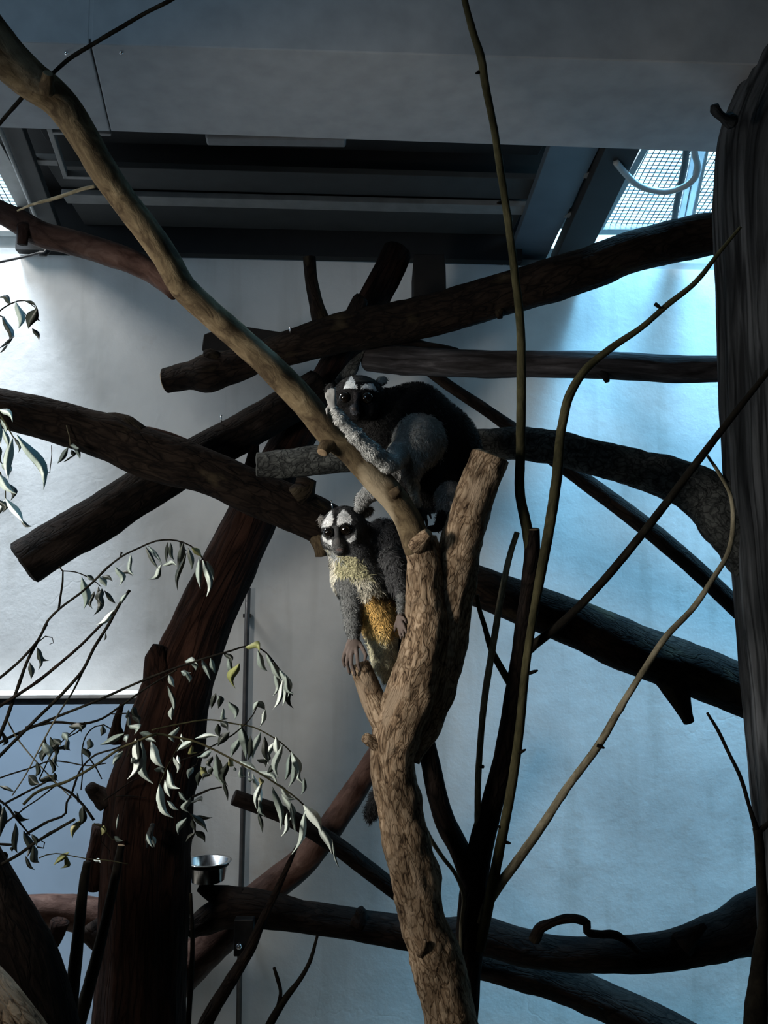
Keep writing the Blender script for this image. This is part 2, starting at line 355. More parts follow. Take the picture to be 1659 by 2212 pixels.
# ------------------------------------------------------------------ skylights
MP0 = W(0, 3.15, 2.80); S10 = math.radians(10); MN = Vector((SYAW*math.sin(S10), -CYAW*math.sin(S10)*-1, 0)).normalized()
MN = (WALLN*math.sin(S10) + Vector((0, 0, math.cos(S10)))).normalized()
UD = Vector((CYAW, SYAW, 0)); SD = MN.cross(UD).normalized()
def mpt(u, s): return MP0 + UD*u + SD*s
def muv(px, py):
    p = pplane(px, py, MP0, MN) - MP0; return p.dot(UD), p.dot(SD)
def skylight(name, corners, u0, u1, s0, s1, rails):
    root = empty(name, mpt((u0+u1)/2, (s0+s1)/2), kind='structure')
    mb = MB(); pitch = 0.0185; r = 0.0011
    def wire(a, b, nn, side):
        d = (b-a).normalized(); x = MN.cross(d).normalized()*r
        mb.poly_prism([a-x, a+x, b+x, b-x], MN*2*r)
    k = 0
    for i in range(int((u1-u0)/pitch)+1):
        wire(mpt(u0+i*pitch, s0), mpt(u0+i*pitch, s1), 0, 0)
    for j in range(int((s1-s0)/pitch)+1):
        wire(mpt(u0, s0+j*pitch), mpt(u1, s0+j*pitch), 0, 0)
    o = mb.build('wire_mesh', wire_mat, root); o['kind'] = 'stuff'
    for nm, pts, mat, th in rails:
        q = MB(); q.poly_prism([pplane(x, y, MP0-MN*th, MN) for x, y in pts], MN*(th+0.01)); q.build(nm, mat, root, bevel=0.002)
    return root
uL, sL = muv(1300, 500); 
sgn = 1 if muv(1300, 400)[1] > sL else -1
print('mesh uv', muv(1300, 500), muv(1397, 328), muv(1560, 335), muv(34, 447))
s_far = sL
def srange(): 
    a = sL; b = muv(1397, 250)[1]; return (min(a, b), max(a, b))
sa, sb = srange()
skylight('window_1', None, uL, 2.2, sa, sb, [
    ('frame_bar', [(1415, 270), (1431, 270), (1300, 501), (1264, 540)], frame_mat, 0.03),
    ('frame_bar', [(1296, 497), (1700, 497), (1700, 508), (1290, 508)], frame_mat, 0.02),
    ('glazing_bar', [(1500, 300), (1512, 300), (1478, 475), (1464, 475)], alu_mat, 0.012),
    ('glazing_bar', [(1514, 300), (1529, 300), (1492, 475), (1480, 475)], alu_mat, 0.02),
    ('glazing_bar', [(1531, 300), (1537, 300), (1500, 475), (1494, 475)], frame_mat, 0.012)])
uR2 = muv(34, 447)[0]
skylight('window_2', None, -2.2, uR2+0.02, muv(34, 500)[1] if False else sa, sb, [
    ('frame_bar', [(-30, 255), (-66, 255), (38, 449), (96, 480)], frame_mat, 0.03),
    ('frame_bar', [(-300, 494), (60, 500), (62, 512), (-300, 506)], frame_mat, 0.02)])
# white sill boards on top of the wall under the skylights (outside edge)
m = MB(); m.wbox(-2.3, -0.98, V_WALL+0.02, 3.22, ZT, ZT+0.03); m.poly_prism([W(-2.3, 3.16, ZT+.03), W(-0.98, 3.16, ZT+.03), W(-0.98, 3.2, ZT+.03), W(-2.3, 3.2, ZT+.03)], Vector((0, 0, 0.10))); tag(m.build('trim_2', frame_mat), kind='structure')
m = MB(); m.wbox(0.62, 2.3, V_WALL+0.02, 3.22, ZT, ZT+0.03); m.wbox(0.62, 2.3, 3.16, 3.2, ZT+.03, ZT+0.13); tag(m.build('trim_3', frame_mat), kind='structure')
# roof edge beyond the skylights so that daylight only comes through the openings
m = MB(); m.wbox(-2.3, 2.3, 3.2, 3.28, 0, 2.79); tag(m.build('trim_4', hall_mat), kind='structure')
# ------------------------------------------------------------------ branches
SEED = [0]
def limb(name, raw, mat, parent=None, seg=16, step=None, rough=0.05, flute=0.0, nfl=7, cut0=None, cut1=None, knots=(), lump=0.0, stretch=3.0, world=False):
    """one branch: a swept tube with uneven girth, bark relief, knots and (if cut) sawn ends of their own"""
    SEED[0] += 1; sd = SEED[0]*13.7
    P = raw if world else px_path(raw)
    rmean = sum(r for _, r in P)/len(P)
    path = catmull(P, step or max(0.006, rmean*0.55))
    pts = [p for p, _ in path]; rad = [r for _, r in path]
    T, NN = frames(pts)
    V = []; B = []; s = 0.0
    for i, (p, r, t, nn) in enumerate(zip(pts, rad, T, NN)):
        if i: s += (pts[i]-pts[i-1]).length
        b = t.cross(nn)
        for k in range(seg):
            a = 2*math.pi*k/seg; ca, sa_ = math.cos(a), math.sin(a)
            q = Vector((ca*r, sa_*r, s))
            f = 1.0
            nz = noise.noise(Vector((q.x*1.0/rmean*0.9+sd, q.y/rmean*0.9, s/rmean/stretch)))
            n2 = noise.noise(Vector((q.x/rmean*2.6+sd, q.y/rmean*2.6, s/rmean*2.6/stretch+9)))
            n3 = noise.noise(Vector((q.x/rmean*6+sd, q.y/rmean*6, s/rmean*6/stretch+19)))
            f += rough*(nz + 0.6*n2 + 0.35*n3)
            if lump: f += lump*noise.noise(Vector((sd, 3.3, s/rmean/2.2)))
            if flute:
                f += flute*(abs(math.sin(nfl*a*0.5 + 1.1*noise.noise(Vector((sd, 1.0, s*1.6))) + 0.4*math.sin(s*2)))-0.5)*(0.7+0.6*noise.noise(Vector((math.cos(a)*2+sd, math.sin(a)*2, s))))
            for (ks, ka, kr, kh) in knots:          # along (0-1), angle, size in radii, height in radii
                ds = (i/(len(pts)-1) - ks)*(len(pts)-1)*((pts[min(i+1, len(pts)-1)]-pts[max(i-1, 0)]).length/ (2 if 0 < i < len(pts)-1 else 1))/rmean
                da = (a-ka+math.pi) % (2*math.pi) - math.pi
                d2 = (ds*ds + da*da)/(kr*kr)
                if d2 < 6: f += kh*(math.exp(-d2) - 0.75*math.exp(-d2*7))
            V.append(p + (nn*ca + b*sa_)*(r*f)); B.append((ca*r, sa_*r, s))
    n = len(pts); Fc = []
    for i in range(n-1):
        for k in range(seg):
            k2 = (k+1) % seg
            Fc.append((i*seg+k, i*seg+k2, (i+1)*seg+k2, (i+1)*seg+k))
    def closed(i0, rev):
        c = len(V); V.append(pts[i0] + T[i0]*(0.12*rad[i0]*(-1 if rev else 1))); B.append((0, 0, B[i0*seg][2]))
        for k in range(seg):
            k2 = (k+1) % seg
            Fc.append((i0*seg+k2, i0*seg+k, c) if rev else (i0*seg+k, i0*seg+k2, c))
    if not cut0: closed(0, True)
    if not cut1: closed(n-1, False)
    o = link_mesh(name, V, Fc, mat, parent)
    at_ = o.data.attributes.new('bark', 'FLOAT_VECTOR', 'POINT')
    at_.data.foreach_set('vector', [c for q in B for c in q])
    for cut, i0, rev in ((cut0, 0, True), (cut1, n-1, False)):
        if not cut: continue
        ring = [V[i0*seg+k] for k in range(seg)]; c = sum(ring, Vector())/seg; t = T[i0]*(-1 if rev else 1)
        vv = []; ff = []
        for sc, h in ((1.0, 0.0), (0.86, 0.10), (0.5, 0.11), (0.2, 0.07)):
            for q in ring:
                jit = noise.noise((q*90)+Vector((sd, 0, 0)))*0.05
                vv.append(c + (q-c)*sc + t*rad[i0]*(h + (jit if sc < 1 else 0)))
        vv.append(c + t*rad[i0]*0.08)
        for j in range(3):
            for k in range(seg):
                k2 = (k+1) % seg; q = (j*seg+k, j*seg+k2, (j+1)*seg+k2, (j+1)*seg+k); ff.append(q[::-1] if rev else q)
        for k in range(seg):
            k2 = (k+1) % seg; q = (3*seg+k, 3*seg+k2, 4*seg); ff.append(q[::-1] if rev else q)
        link_mesh('cut_face', vv, ff, cut, o if parent is None else parent, True)
    return o
def log(name, label, cat, limbs, group=None):
    """limbs: list of (part name, raw path, material, options); the first gives the place"""
    p0 = px_path(limbs[0][1])[0][0]
    root = empty(name, p0, label, cat, group)
    out = [limb(nm, raw, mat, root, **op) for nm, raw, mat, op in limbs]
    return root, out
def floor_end(px, py, d, w, z=0.0):
    """carry on straight down to the floor below a point of the picture"""
    p = at(px, py, d); return ('w', p.x, p.y, z, w*0.5/F*d)

# A: the forked foreground tree
trunk = [floor_end(1000, 2212, 1.70, 135), (962, 2150, 1.69, 112), (945, 2080, 1.685, 110), (918, 2000, 1.68, 104), (895, 1900, 1.68, 100), (874, 1800, 1.68, 102), (857, 1700, 1.68, 94), (850, 1640, 1.68, 94), (858, 1580, 1.68, 104), (886, 1500, 1.68, 106), (908, 1420, 1.68, 100), (918, 1340, 1.68, 90), (918, 1260, 1.68, 78), (916, 1205, 1.68, 72), (908, 1165, 1.675, 68)]
right_limb = [(880, 1640, 1.70, 60), (912, 1560, 1.715, 86), (938, 1480, 1.72, 100), (955, 1400, 1.72, 104), (968, 1310, 1.715, 100), (985, 1220, 1.71, 98), (1008, 1130, 1.70, 92), (1034, 1050, 1.69, 86), (1058, 985, 1.69, 82)]
left_limb = [(905, 1190, 1.675, 62), (884, 1128, 1.67, 60), (845, 1070, 1.655, 60), (800, 1022, 1.64, 60), (755, 972, 1.62, 58), (715, 938, 1.605, 60), (660, 872, 1.58, 60), (610, 818, 1.56, 60), (560, 770, 1.54, 58), (500, 716, 1.515, 58), (440, 664, 1.49, 58), (395, 620, 1.47, 58), (360, 560, 1.44, 58), (318, 498, 1.41, 58), (266, 430, 1.385, 60), (215, 356, 1.355, 64), (172, 280, 1.325, 68), (125, 216, 1.30, 74), (60, 168, 1.27, 86), (15, 125, 1.245, 92), (-35, 60, 1.21, 92), (-120, -60, 1.16, 88)]
tree, parts = log('forked_tree', 'tan-barked forked tree in the middle whose stub the pale monkey clutches', 'tree', [
    ('trunk', trunk, tan_bark, dict(seg=40, step=0.006, rough=0.13, stretch=2.2, knots=((0.63, 1.9, 0.7, 0.22), (0.56, 0.6, 0.5, 0.16), (0.40, 0.3, 0.5, 0.18), (0.22, 0.2, 0.5, 0.2), (0.72, 1.2, 0.4, .12)))),
    ('limb', right_limb, tan_bark, dict(seg=36, step=0.006, rough=0.13, stretch=2.4, cut1=cut_wood)),
    ('limb', left_limb, smooth_tan, dict(seg=22, step=0.010, rough=0.06, stretch=2.5, knots=((0.26, 0.4, 0.6, 0.22), (0.47, 0.3, 0.5, 0.16), (0.62, 0.2, 0.5, 0.14), (0.12, 0.5, 0.5, 0.2), (0.36, 0.0, 0.4, .12)))),
    ('stub', [(848, 1600, 1.68, 62), (826, 1556, 1.68, 56), (808, 1515, 1.70, 53), (795, 1480, 1.71, 50), (783, 1452, 1.72, 47), (776, 1436, 1.725, 44)], tan_bark, dict(seg=18, step=0.006, rough=0.08)),
    ('knot', [(822, 1612, 1.665, 34), (800, 1600, 1.66, 28), (788, 1592, 1.655, 22)], tan_bark, dict(seg=12, step=0.004, rough=0.12)),
    ('knot', [(716, 952, 1.60, 40), (700, 970, 1.585, 30), (696, 978, 1.58, 24)], smooth_tan, dict(seg=12, step=0.004, cut1=cut_wood)),
    ('knot', [(850, 1068, 1.63, 26), (862, 1056, 1.615, 16)], smooth_tan, dict(seg=10, step=0.004)),
    ('knot', [(900, 1180, 1.66, 44), (918, 1158, 1.64, 30), (926, 1150, 1.635, 22)], tan_bark, dict(seg=12, step=0.004, cut1=cut_wood)),
    ('snag', [(908, 2060, 1.645, 20), (916, 2044, 1.63, 14), (918, 2030, 1.625, 8)], tan_bark, dict(seg=8, step=0.004)),
    ('snag', [(98, 195, 1.27, 40), (103, 168, 1.255, 26), (104, 158, 1.25, 22)], smooth_tan, dict(seg=10, step=0.004, cut1=pale_twig)),
    ('twig', [(112, 160, 1.27, 8), (150, 127, 1.27, 9), (198, 97, 1.265, 9), (260, 60, 1.26, 9), (318, 26, 1.25, 8), (362, 4, 1.245, 9), (400, -18, 1.24, 6)], twig_bark, dict(seg=8, rough=0.08)),
    ('twig', [(60, 195, 1.28, 9), (40, 220, 1.29, 9), (15, 248, 1.30, 8), (-15, 285, 1.31, 7)], twig_bark, dict(seg=8, rough=0.08)),
    ('twig', [(205, 402, 1.38, 8), (180, 408, 1.40, 8), (120, 428, 1.44, 8), (70, 442, 1.47, 6), (38, 455, 1.5, 4)], pale_twig, dict(seg=8, rough=0.1))])

# B: the dark many-stemmed sapling on the right of the tree
sap = [
    ('stem', [floor_end(1000, 2212, 1.82, 72), (1003, 2150, 1.82, 66), (1012, 2050, 1.82, 62), (1020, 1950, 1.815, 60), (1034, 1850, 1.81, 56), (1062, 1740, 1.80, 48), (1092, 1620, 1.79, 46), (1112, 1500, 1.775, 44), (1130, 1380, 1.76, 42), (1143, 1260, 1.745, 36), (1150, 1180, 1.735, 34), (1151, 1143, 1.73, 30)], dark_bark, dict(seg=16, rough=0.06, cut1=cut_wood)),
    ('limb', [(1016, 1890, 1.81, 50), (990, 1830, 1.82, 46), (964, 1780, 1.825, 46), (945, 1720, 1.83, 44), (930, 1650, 1.835, 42), (914, 1580, 1.84, 40), (905, 1520, 1.845, 38)], dark_bark, dict(seg=14)),
    ('rod', [(1146, 1185, 1.735, 26), (1136, 1130, 1.73, 24), (1125, 1080, 1.725, 22), (1125, 960, 1.71, 21), (1126, 820, 1.69, 21), (1124, 700, 1.675, 19), (1112, 590, 1.66, 18), (1095, 460, 1.64, 17), (1080, 360, 1.62, 17), (1066, 270, 1.60, 16), (1046, 170, 1.57, 18), (1040, 128, 1.55, 18), (1022, 70, 1.53, 16), (1006, 10, 1.51, 14), (990, -60, 1.48, 12)], green_bark, dict(seg=12, rough=0.05, knots=((0.92, 0, 1, 0.3), (0.6, 1, 1, .3), (0.75, 0, 1, .25)))),
    ('rod', [(1036, 2050, 1.80, 24), (1060, 1930, 1.78, 24), (1080, 1830, 1.765, 22), (1105, 1700, 1.75, 21), (1122, 1580, 1.74, 20), (1136, 1440, 1.72, 18), (1152, 1330, 1.705, 18), (1172, 1220, 1.69, 22), (1190, 1120, 1.68, 23), (1203, 1030, 1.67, 23), (1214, 920, 1.66, 20), (1232, 850, 1.65, 20), (1262, 802, 1.64, 18), (1320, 752, 1.63, 16), (1390, 704, 1.62, 13), (1440, 660, 1.61, 13), (1500, 612, 1.60, 12), (1558, 540, 1.59, 9), (1600, 490, 1.58, 7)], green_bark, dict(seg=12, rough=0.05)),
    ('rod', [(1036, 1990, 1.80, 24), (1062, 1936, 1.79, 24), (1110, 1870, 1.77, 21), (1160, 1800, 1.75, 20), (1222, 1706, 1.73, 17), (1298, 1602, 1.71, 17), (1345, 1520, 1.69, 15), (1388, 1452, 1.68, 14), (1440, 1374, 1.66, 14), (1500, 1310, 1.65, 13), (1540, 1250, 1.64, 12), (1572, 1196, 1.635, 11), (1584, 1130, 1.63, 11), (1578, 1070, 1.63, 9), (1552, 1020, 1.62, 8), (1528, 984, 1.62, 6)], pale_twig, dict(seg=12, rough=0.06, knots=((0.3, 0, 1.4, .3), (0.5, 1, 1.4, .3)))),
    ('rod', [(1140, 1402, 1.755, 26), (1165, 1384, 1.74, 20), (1215, 1344, 1.72, 18), (1280, 1280, 1.69, 18), (1390, 1150, 1.65, 18), (1500, 1006, 1.61, 17), (1580, 902, 1.58, 15), (1665, 796, 1.55, 12), (1760, 690, 1.53, 9)], twig_bark, dict(seg=12, rough=0.05)),
    ('rod', [(1034, 1800, 1.805, 18), (1032, 1720, 1.79, 14), (1038, 1600, 1.78, 14), (1048, 1500, 1.77, 15), (1064, 1400, 1.755, 15), (1088, 1260, 1.74, 14), (1104, 1190, 1.73, 13), (1117, 1150, 1.725, 12)], pale_twig, dict(seg=10, rough=0.05, cut1=cut_wood)),
    ('twig', [(1108, 1486, 1.78, 18), (1084, 1446, 1.77, 16), (1062, 1404, 1.765, 14), (1046, 1350, 1.76, 11), (1034, 1310, 1.755, 10), (1030, 1285, 1.755, 8)], green_bark, dict(seg=10)),
    ('twig', [(996, 2110, 1.80, 7), (996, 2000, 1.79, 8), (1000, 1925, 1.78, 10), (985, 1890, 1.78, 9), (955, 1850, 1.775, 9), (928, 1808, 1.77, 10), (915, 1780, 1.77, 8)], pale_twig, dict(seg=8))]
for (x, y, dx, dy, d) in ((1150, 1452, 12, -4, 1.75), (1124, 1625, 12, -6, 1.74), (1296, 1612, 10, 4, 1.70), (1172, 1228, 8, -6, 1.69), (1152, 1230, 10, -3, 1.735), (1108, 1692, -8, 6, 1.75), (1083, 1786, -8, 0, 1.76), (1082, 437, -8, 2, 1.64), (1095, 1820, 8, 2, 1.765), (1036, 155, -8, 4, 1.565), (1040, 1656, -6, 0, 1.785), (1420, 660, 8, 6, 1.61)):
    sap.append(('bud', [(x-dx*0.6, y-dy*.6, d, 9), (x+dx*0.4, y+dy*.4, d-0.004, 8), (x+dx, y+dy, d-0.006, 4)], twig_bark, dict(seg=6, step=0.004)))
log('many_stemmed_sapling', 'dark sapling with long thin upright rods just right of the forked tree', 'sapling', sap)

# C: the fluted pillar-like trunk on the right edge
px_ = 1755
log('fluted_trunk', 'thick grey fluted tree trunk filling the right edge of the picture', 'tree', [
    ('trunk', [floor_end(1835, 2212, 1.95, 350), (1825, 2000, 1.95, 350), (1815, 1800, 1.95, 346), (1798, 1600, 1.95, 342), (1780, 1400, 1.95, 340), (1762, 1200, 1.95, 338), (1744, 1000, 1.95, 340), (1738, 800, 1.95, 342), (1735, 600, 1.95, 344), (1730, 420, 1.95, 350), (1738, 320, 1.95, 350), (1772, 215, 1.93, 330), (1830, 120, 1.90, 320), (1900, 20, 1.86, 310)], pillar_bark, dict(seg=72, step=0.02, rough=0.035, flute=0.10, nfl=15)),
    ('snag', [(1580, 262, 1.82, 34), (1560, 252, 1.80, 20), (1545, 238, 1.79, 22), (1543, 226, 1.785, 18)], pillar_bark, dict(seg=8, step=0.006, rough=.2))])

# E: grey curved limb, growing out of the pillar, running behind the upper monkey
log('grey_limb', 'rough grey limb curving out of the right-hand trunk and passing behind the dark monkey', 'branch', [
    ('limb', [(1650, 1290, 1.98, 60), (1622, 1200, 1.98, 110), (1575, 1120, 1.985, 130), (1520, 1068, 2.0, 112), (1450, 1034, 2.01, 94), (1375, 1012, 2.02, 82), (1300, 993, 2.03, 78), (1220, 972, 2.04, 76), (1150, 960, 2.05, 74), (1060, 958, 2.06, 66), (960, 970, 2.05, 62), (850, 985, 2.03, 60), (760, 988, 2.01, 64), (680, 994, 2.0, 66), (610, 1002, 1.995, 62), (556, 1003, 1.99, 54)], grey_bark, dict(seg=26, step=0.012, rough=0.08, stretch=1.3, cut1=grey_bark)),
    ('snag', [(1585, 1080, 1.96, 60), (1600, 1035, 1.96, 40), (1610, 1005, 1.965, 20)], grey_bark, dict(seg=10, rough=0.15))])

# D: the big dark log crossing under the hatch
log('crossing_log', 'big black-brown log rising to the right across the top of the enclosure', 'log', [
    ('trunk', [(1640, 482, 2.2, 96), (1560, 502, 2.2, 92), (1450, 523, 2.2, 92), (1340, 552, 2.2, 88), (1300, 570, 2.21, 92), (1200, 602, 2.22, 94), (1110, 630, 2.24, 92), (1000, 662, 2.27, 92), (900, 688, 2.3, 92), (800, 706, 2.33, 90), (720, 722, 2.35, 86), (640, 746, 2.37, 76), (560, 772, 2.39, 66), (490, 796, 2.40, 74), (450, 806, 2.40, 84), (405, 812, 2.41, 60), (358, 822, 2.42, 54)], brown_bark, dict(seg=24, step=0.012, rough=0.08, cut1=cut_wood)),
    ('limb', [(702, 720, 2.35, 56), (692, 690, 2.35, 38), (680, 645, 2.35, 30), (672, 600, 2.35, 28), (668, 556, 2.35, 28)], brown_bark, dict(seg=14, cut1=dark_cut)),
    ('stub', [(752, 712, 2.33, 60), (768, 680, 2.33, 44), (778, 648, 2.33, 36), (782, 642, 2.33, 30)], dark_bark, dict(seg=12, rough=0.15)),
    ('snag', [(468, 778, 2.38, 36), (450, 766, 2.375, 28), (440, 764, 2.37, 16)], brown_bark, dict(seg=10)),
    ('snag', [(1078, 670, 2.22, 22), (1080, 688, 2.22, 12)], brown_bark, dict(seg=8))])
mb = MB(); mb.poly_prism([at(435, 756, 2.55), at(440, 722, 2.55), at(497, 700, 2.55), at(640, 722, 2.55), at(640, 760, 2.55)], Vector((0, 0.05, 0)))
tag(mb.build('mounting_board', board_mat, None, bevel=0.003), 'black wooden board behind the left half of the crossing log', 'board')
mb = MB(); mb.poly_prism([at(894, 548, 2.62), at(962, 548, 2.62), at(965, 655, 2.62), at(894, 660, 2.62)], Vector((0, 0.22, 0)))
tag(mb.build('black_block', board_mat, None, bevel=0.004), 'black block added for the dark area high under the roof hatch', 'box')  # added block filling a black area, not an actual nest box

# F: horizontal peeled pole
log('peeled_log', 'horizontal log with peeled pale top running level into the right-hand trunk', 'log', [
    ('trunk', [(1660, 800, 2.16, 58), (1570, 797, 2.18, 56), (1450, 798, 2.2, 60), (1350, 791, 2.22, 60), (1250, 788, 2.24, 60), (1150, 787, 2.26, 58), (1040, 787, 2.28, 60), (940, 782, 2.30, 60), (860, 778, 2.37, 62), (796, 772, 2.42, 60)], peeled_wood, dict(seg=22, step=0.012, rough=0.06, stretch=4)),
    ('limb', [(985, 782, 2.32, 62), (930, 776, 2.36, 72), (870, 770, 2.42, 78), (822, 764, 2.45, 70)], dark_bark, dict(seg=18, rough=.12)),  # added dark limb: shade on the log's left end built as bark
    ('snag', [(1290, 800, 2.22, 20), (1310, 818, 2.2, 16), (1312, 826, 2.2, 10)], peeled_wood, dict(seg=8))])

# H/G: the long log sloping right behind the tree
log('sloping_log', 'long mossy brown log sloping down to the right behind both monkeys', 'log', [
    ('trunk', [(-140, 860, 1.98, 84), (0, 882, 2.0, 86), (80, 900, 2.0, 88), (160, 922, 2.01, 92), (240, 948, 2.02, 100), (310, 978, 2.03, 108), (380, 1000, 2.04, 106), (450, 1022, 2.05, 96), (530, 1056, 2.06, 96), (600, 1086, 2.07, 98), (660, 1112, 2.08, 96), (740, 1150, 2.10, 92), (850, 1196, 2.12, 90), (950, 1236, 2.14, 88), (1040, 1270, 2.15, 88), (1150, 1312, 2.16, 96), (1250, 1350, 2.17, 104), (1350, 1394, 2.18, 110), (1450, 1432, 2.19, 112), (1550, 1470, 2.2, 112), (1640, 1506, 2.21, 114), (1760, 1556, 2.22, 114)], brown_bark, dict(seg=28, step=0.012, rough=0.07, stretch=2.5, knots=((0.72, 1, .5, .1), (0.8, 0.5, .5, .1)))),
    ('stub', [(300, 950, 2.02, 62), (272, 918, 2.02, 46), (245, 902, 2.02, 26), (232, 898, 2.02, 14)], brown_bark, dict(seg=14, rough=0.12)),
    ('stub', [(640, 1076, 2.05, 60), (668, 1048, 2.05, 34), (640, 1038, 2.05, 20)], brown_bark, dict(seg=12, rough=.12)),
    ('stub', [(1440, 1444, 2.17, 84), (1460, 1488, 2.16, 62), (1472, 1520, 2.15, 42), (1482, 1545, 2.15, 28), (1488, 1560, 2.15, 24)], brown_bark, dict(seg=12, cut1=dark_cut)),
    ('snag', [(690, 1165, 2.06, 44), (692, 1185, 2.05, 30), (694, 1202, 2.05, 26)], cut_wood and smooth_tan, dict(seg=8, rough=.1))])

# I: the thick log with a black cut end on the left
log('sawn_log', 'thick dark log pointing down left with a black sawn end', 'log', [
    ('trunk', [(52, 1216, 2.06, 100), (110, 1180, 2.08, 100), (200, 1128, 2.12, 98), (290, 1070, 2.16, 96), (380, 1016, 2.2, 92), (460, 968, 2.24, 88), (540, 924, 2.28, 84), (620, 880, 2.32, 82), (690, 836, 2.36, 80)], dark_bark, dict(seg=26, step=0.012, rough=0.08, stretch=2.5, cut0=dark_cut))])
log('reddish_limb_behind', 'short reddish limb showing where the sawn log and sloping log cross', 'branch', [
    ('limb', [(300, 930, 2.30, 20), (330, 936, 2.30, 26), (375, 952, 2.31, 30), (430, 980, 2.32, 34), (500, 1040, 2.34, 36)], smooth_red, dict(seg=12))])

# J: the big leaning trunk on the left
log('leaning_trunk', 'massive dark red-brown trunk leaning right behind the willow sprays', 'tree', [
    ('trunk', [floor_end(300, 2212, 2.06, 210), (302, 2130, 2.06, 196), (308, 2000, 2.06, 190), (312, 1900, 2.06, 190), (318, 1800, 2.06, 186), (330, 1700, 2.07, 178), (352, 1600, 2.08, 168), (376, 1500, 2.10, 150), (402, 1430, 2.12, 136), (436, 1350, 2.16, 124), (476, 1260, 2.2, 118), (520, 1170, 2.25, 110), (560, 1090, 2.30, 102), (606, 1000, 2.36, 90), (650, 920, 2.42, 84), (700, 840, 2.48, 80), (756, 740, 2.56, 72), (800, 660, 2.62, 66), (832, 600, 2.66, 64), (856, 545, 2.70, 62)], red_bark, dict(seg=36, step=0.014, rough=0.10, flute=0.08, nfl=9, stretch=4, knots=((0.42, 2.6, .5, .15),))),
    ('stub', [(352, 1470, 2.07, 80), (336, 1420, 2.06, 46), (342, 1394, 2.06, 26)], red_bark, dict(seg=14, rough=.15)),
    ('stub', [(232, 1730, 2.03, 50), (208, 1712, 2.02, 34), (194, 1698, 2.01, 24)], dark_bark, dict(seg=12, rough=.15)),
    ('stub', [(232, 1790, 2.04, 70), (212, 1850, 2.03, 52), (200, 1920, 2.03, 36)], red_bark, dict(seg=14, rough=.15)),
    ('snag', [(252, 1600, 2.06, 40), (252, 1560, 2.05, 18), (264, 1520, 2.05, 10)], red_bark, dict(seg=10)),
    ('bark_flake', [(330, 1780, 1.95, 10), (322, 1808, 1.93, 16), (318, 1830, 1.93, 5)], grey_bark, dict(seg=6, step=.006)),
    ('bark_flake', [(740, 830, 2.42, 40), (760, 796, 2.40, 30), (776, 772, 2.39, 16), (788, 758, 2.385, 3)], grey_bark, dict(seg=8, step=.006)),
    ('stub', [(555, 1030, 2.26, 70), (548, 985, 2.24, 30), (552, 962, 2.23, 18)], red_bark, dict(seg=10, rough=.2))])

# K: the upper-left reddish branch
log('upper_left_branch', 'smooth reddish branch with a short peg, upper left under the roof hatch', 'branch', [
    ('limb', [(-120, 400, 1.86, 46), (0, 458, 1.88, 48), (40, 478, 1.88, 54), (80, 502, 1.88, 56), (150, 522, 1.87, 54), (230, 546, 1.85, 54), (290, 568, 1.83, 52), (340, 596, 1.81, 46), (380, 630, 1.79, 40)], smooth_red, dict(seg=18, step=0.01, rough=0.05)),
    ('peg', [(52, 490, 1.86, 30), (49, 512, 1.85, 24), (48, 528, 1.85, 22)], smooth_red, dict(seg=12, cut1=dark_cut))])

# L, M, N, O: the low branches
log('rising_branch', 'smooth red-brown branch rising right from the leaning trunk to the tree', 'branch', [
    ('limb', [(330, 2170, 2.28, 80), (400, 2095, 2.29, 84), (470, 2025, 2.3, 82), (540, 1960, 2.31, 76), (600, 1905, 2.31, 66), (650, 1866, 2.32, 62), (700, 1806, 2.33, 58), (750, 1735, 2.34, 54), (800, 1655, 2.35, 48), (845, 1585, 2.36, 44), (875, 1535, 2.37, 40)], smooth_red, dict(seg=20, step=0.012, rough=0.06))])
log('black_pole', 'short straight black pole with a clean end behind the leaf spray', 'pole', [
    ('shaft', [(505, 1722, 2.16, 34), (620, 1764, 2.18, 36), (720, 1822, 2.2, 38), (800, 1882, 2.22, 38), (870, 1936, 2.24, 36), (960, 2006, 2.26, 34)], dark_bark, dict(seg=16, rough=0.03, cut0=dark_cut))])
log('low_log', 'dark crooked log running right across the bottom of the enclosure', 'log', [
    ('trunk', [(412, 2008, 2.17, 40), (450, 1985, 2.16, 62), (520, 1960, 2.15, 84), (580, 1966, 2.15, 78), (660, 1982, 2.15, 66), (760, 1996, 2.15, 66), (860, 2012, 2.15, 70), (960, 2022, 2.15, 76), (1040, 2022, 2.15, 80), (1120, 2044, 2.15, 78), (1200, 2060, 2.15, 72), (1300, 2062, 2.14, 72), (1390, 2060, 2.14, 80), (1480, 2046, 2.15, 86), (1560, 2022, 2.18, 100), (1630, 1992, 2.21, 130), (1740, 1950, 2.22, 150)], dark_bark, dict(seg=24, step=0.012, rough=0.08)),
    ('limb', [(520, 1950, 2.15, 64), (486, 1938, 2.15, 50), (458, 1930, 2.16, 36), (432, 1916, 2.17, 22)], dark_bark, dict(seg=16)),
    ('stub', [(772, 1998, 2.13, 40), (780, 1970, 2.13, 26), (776, 1962, 2.13, 18)], dark_bark, dict(seg=10, rough=.15)),
    ('stub', [(1470, 2040, 2.11, 60), (1500, 2016, 2.11, 30), (1524, 1998, 2.11, 14)], dark_bark, dict(seg=10, rough=.15)),
    ('twig', [(1154, 2030, 2.10, 26), (1168, 2004, 2.09, 24), (1196, 1992, 2.08, 18), (1226, 1984, 2.08, 20), (1256, 1988, 2.07, 20), (1268, 1994, 2.07, 18), (1268, 2012, 2.06, 17), (1290, 2018, 2.06, 17), (1330, 2020, 2.06, 18), (1352, 2032, 2.06, 15), (1380, 2056, 2.05, 14)], brown_bark, dict(seg=12, step=0.006, rough=0.1))])
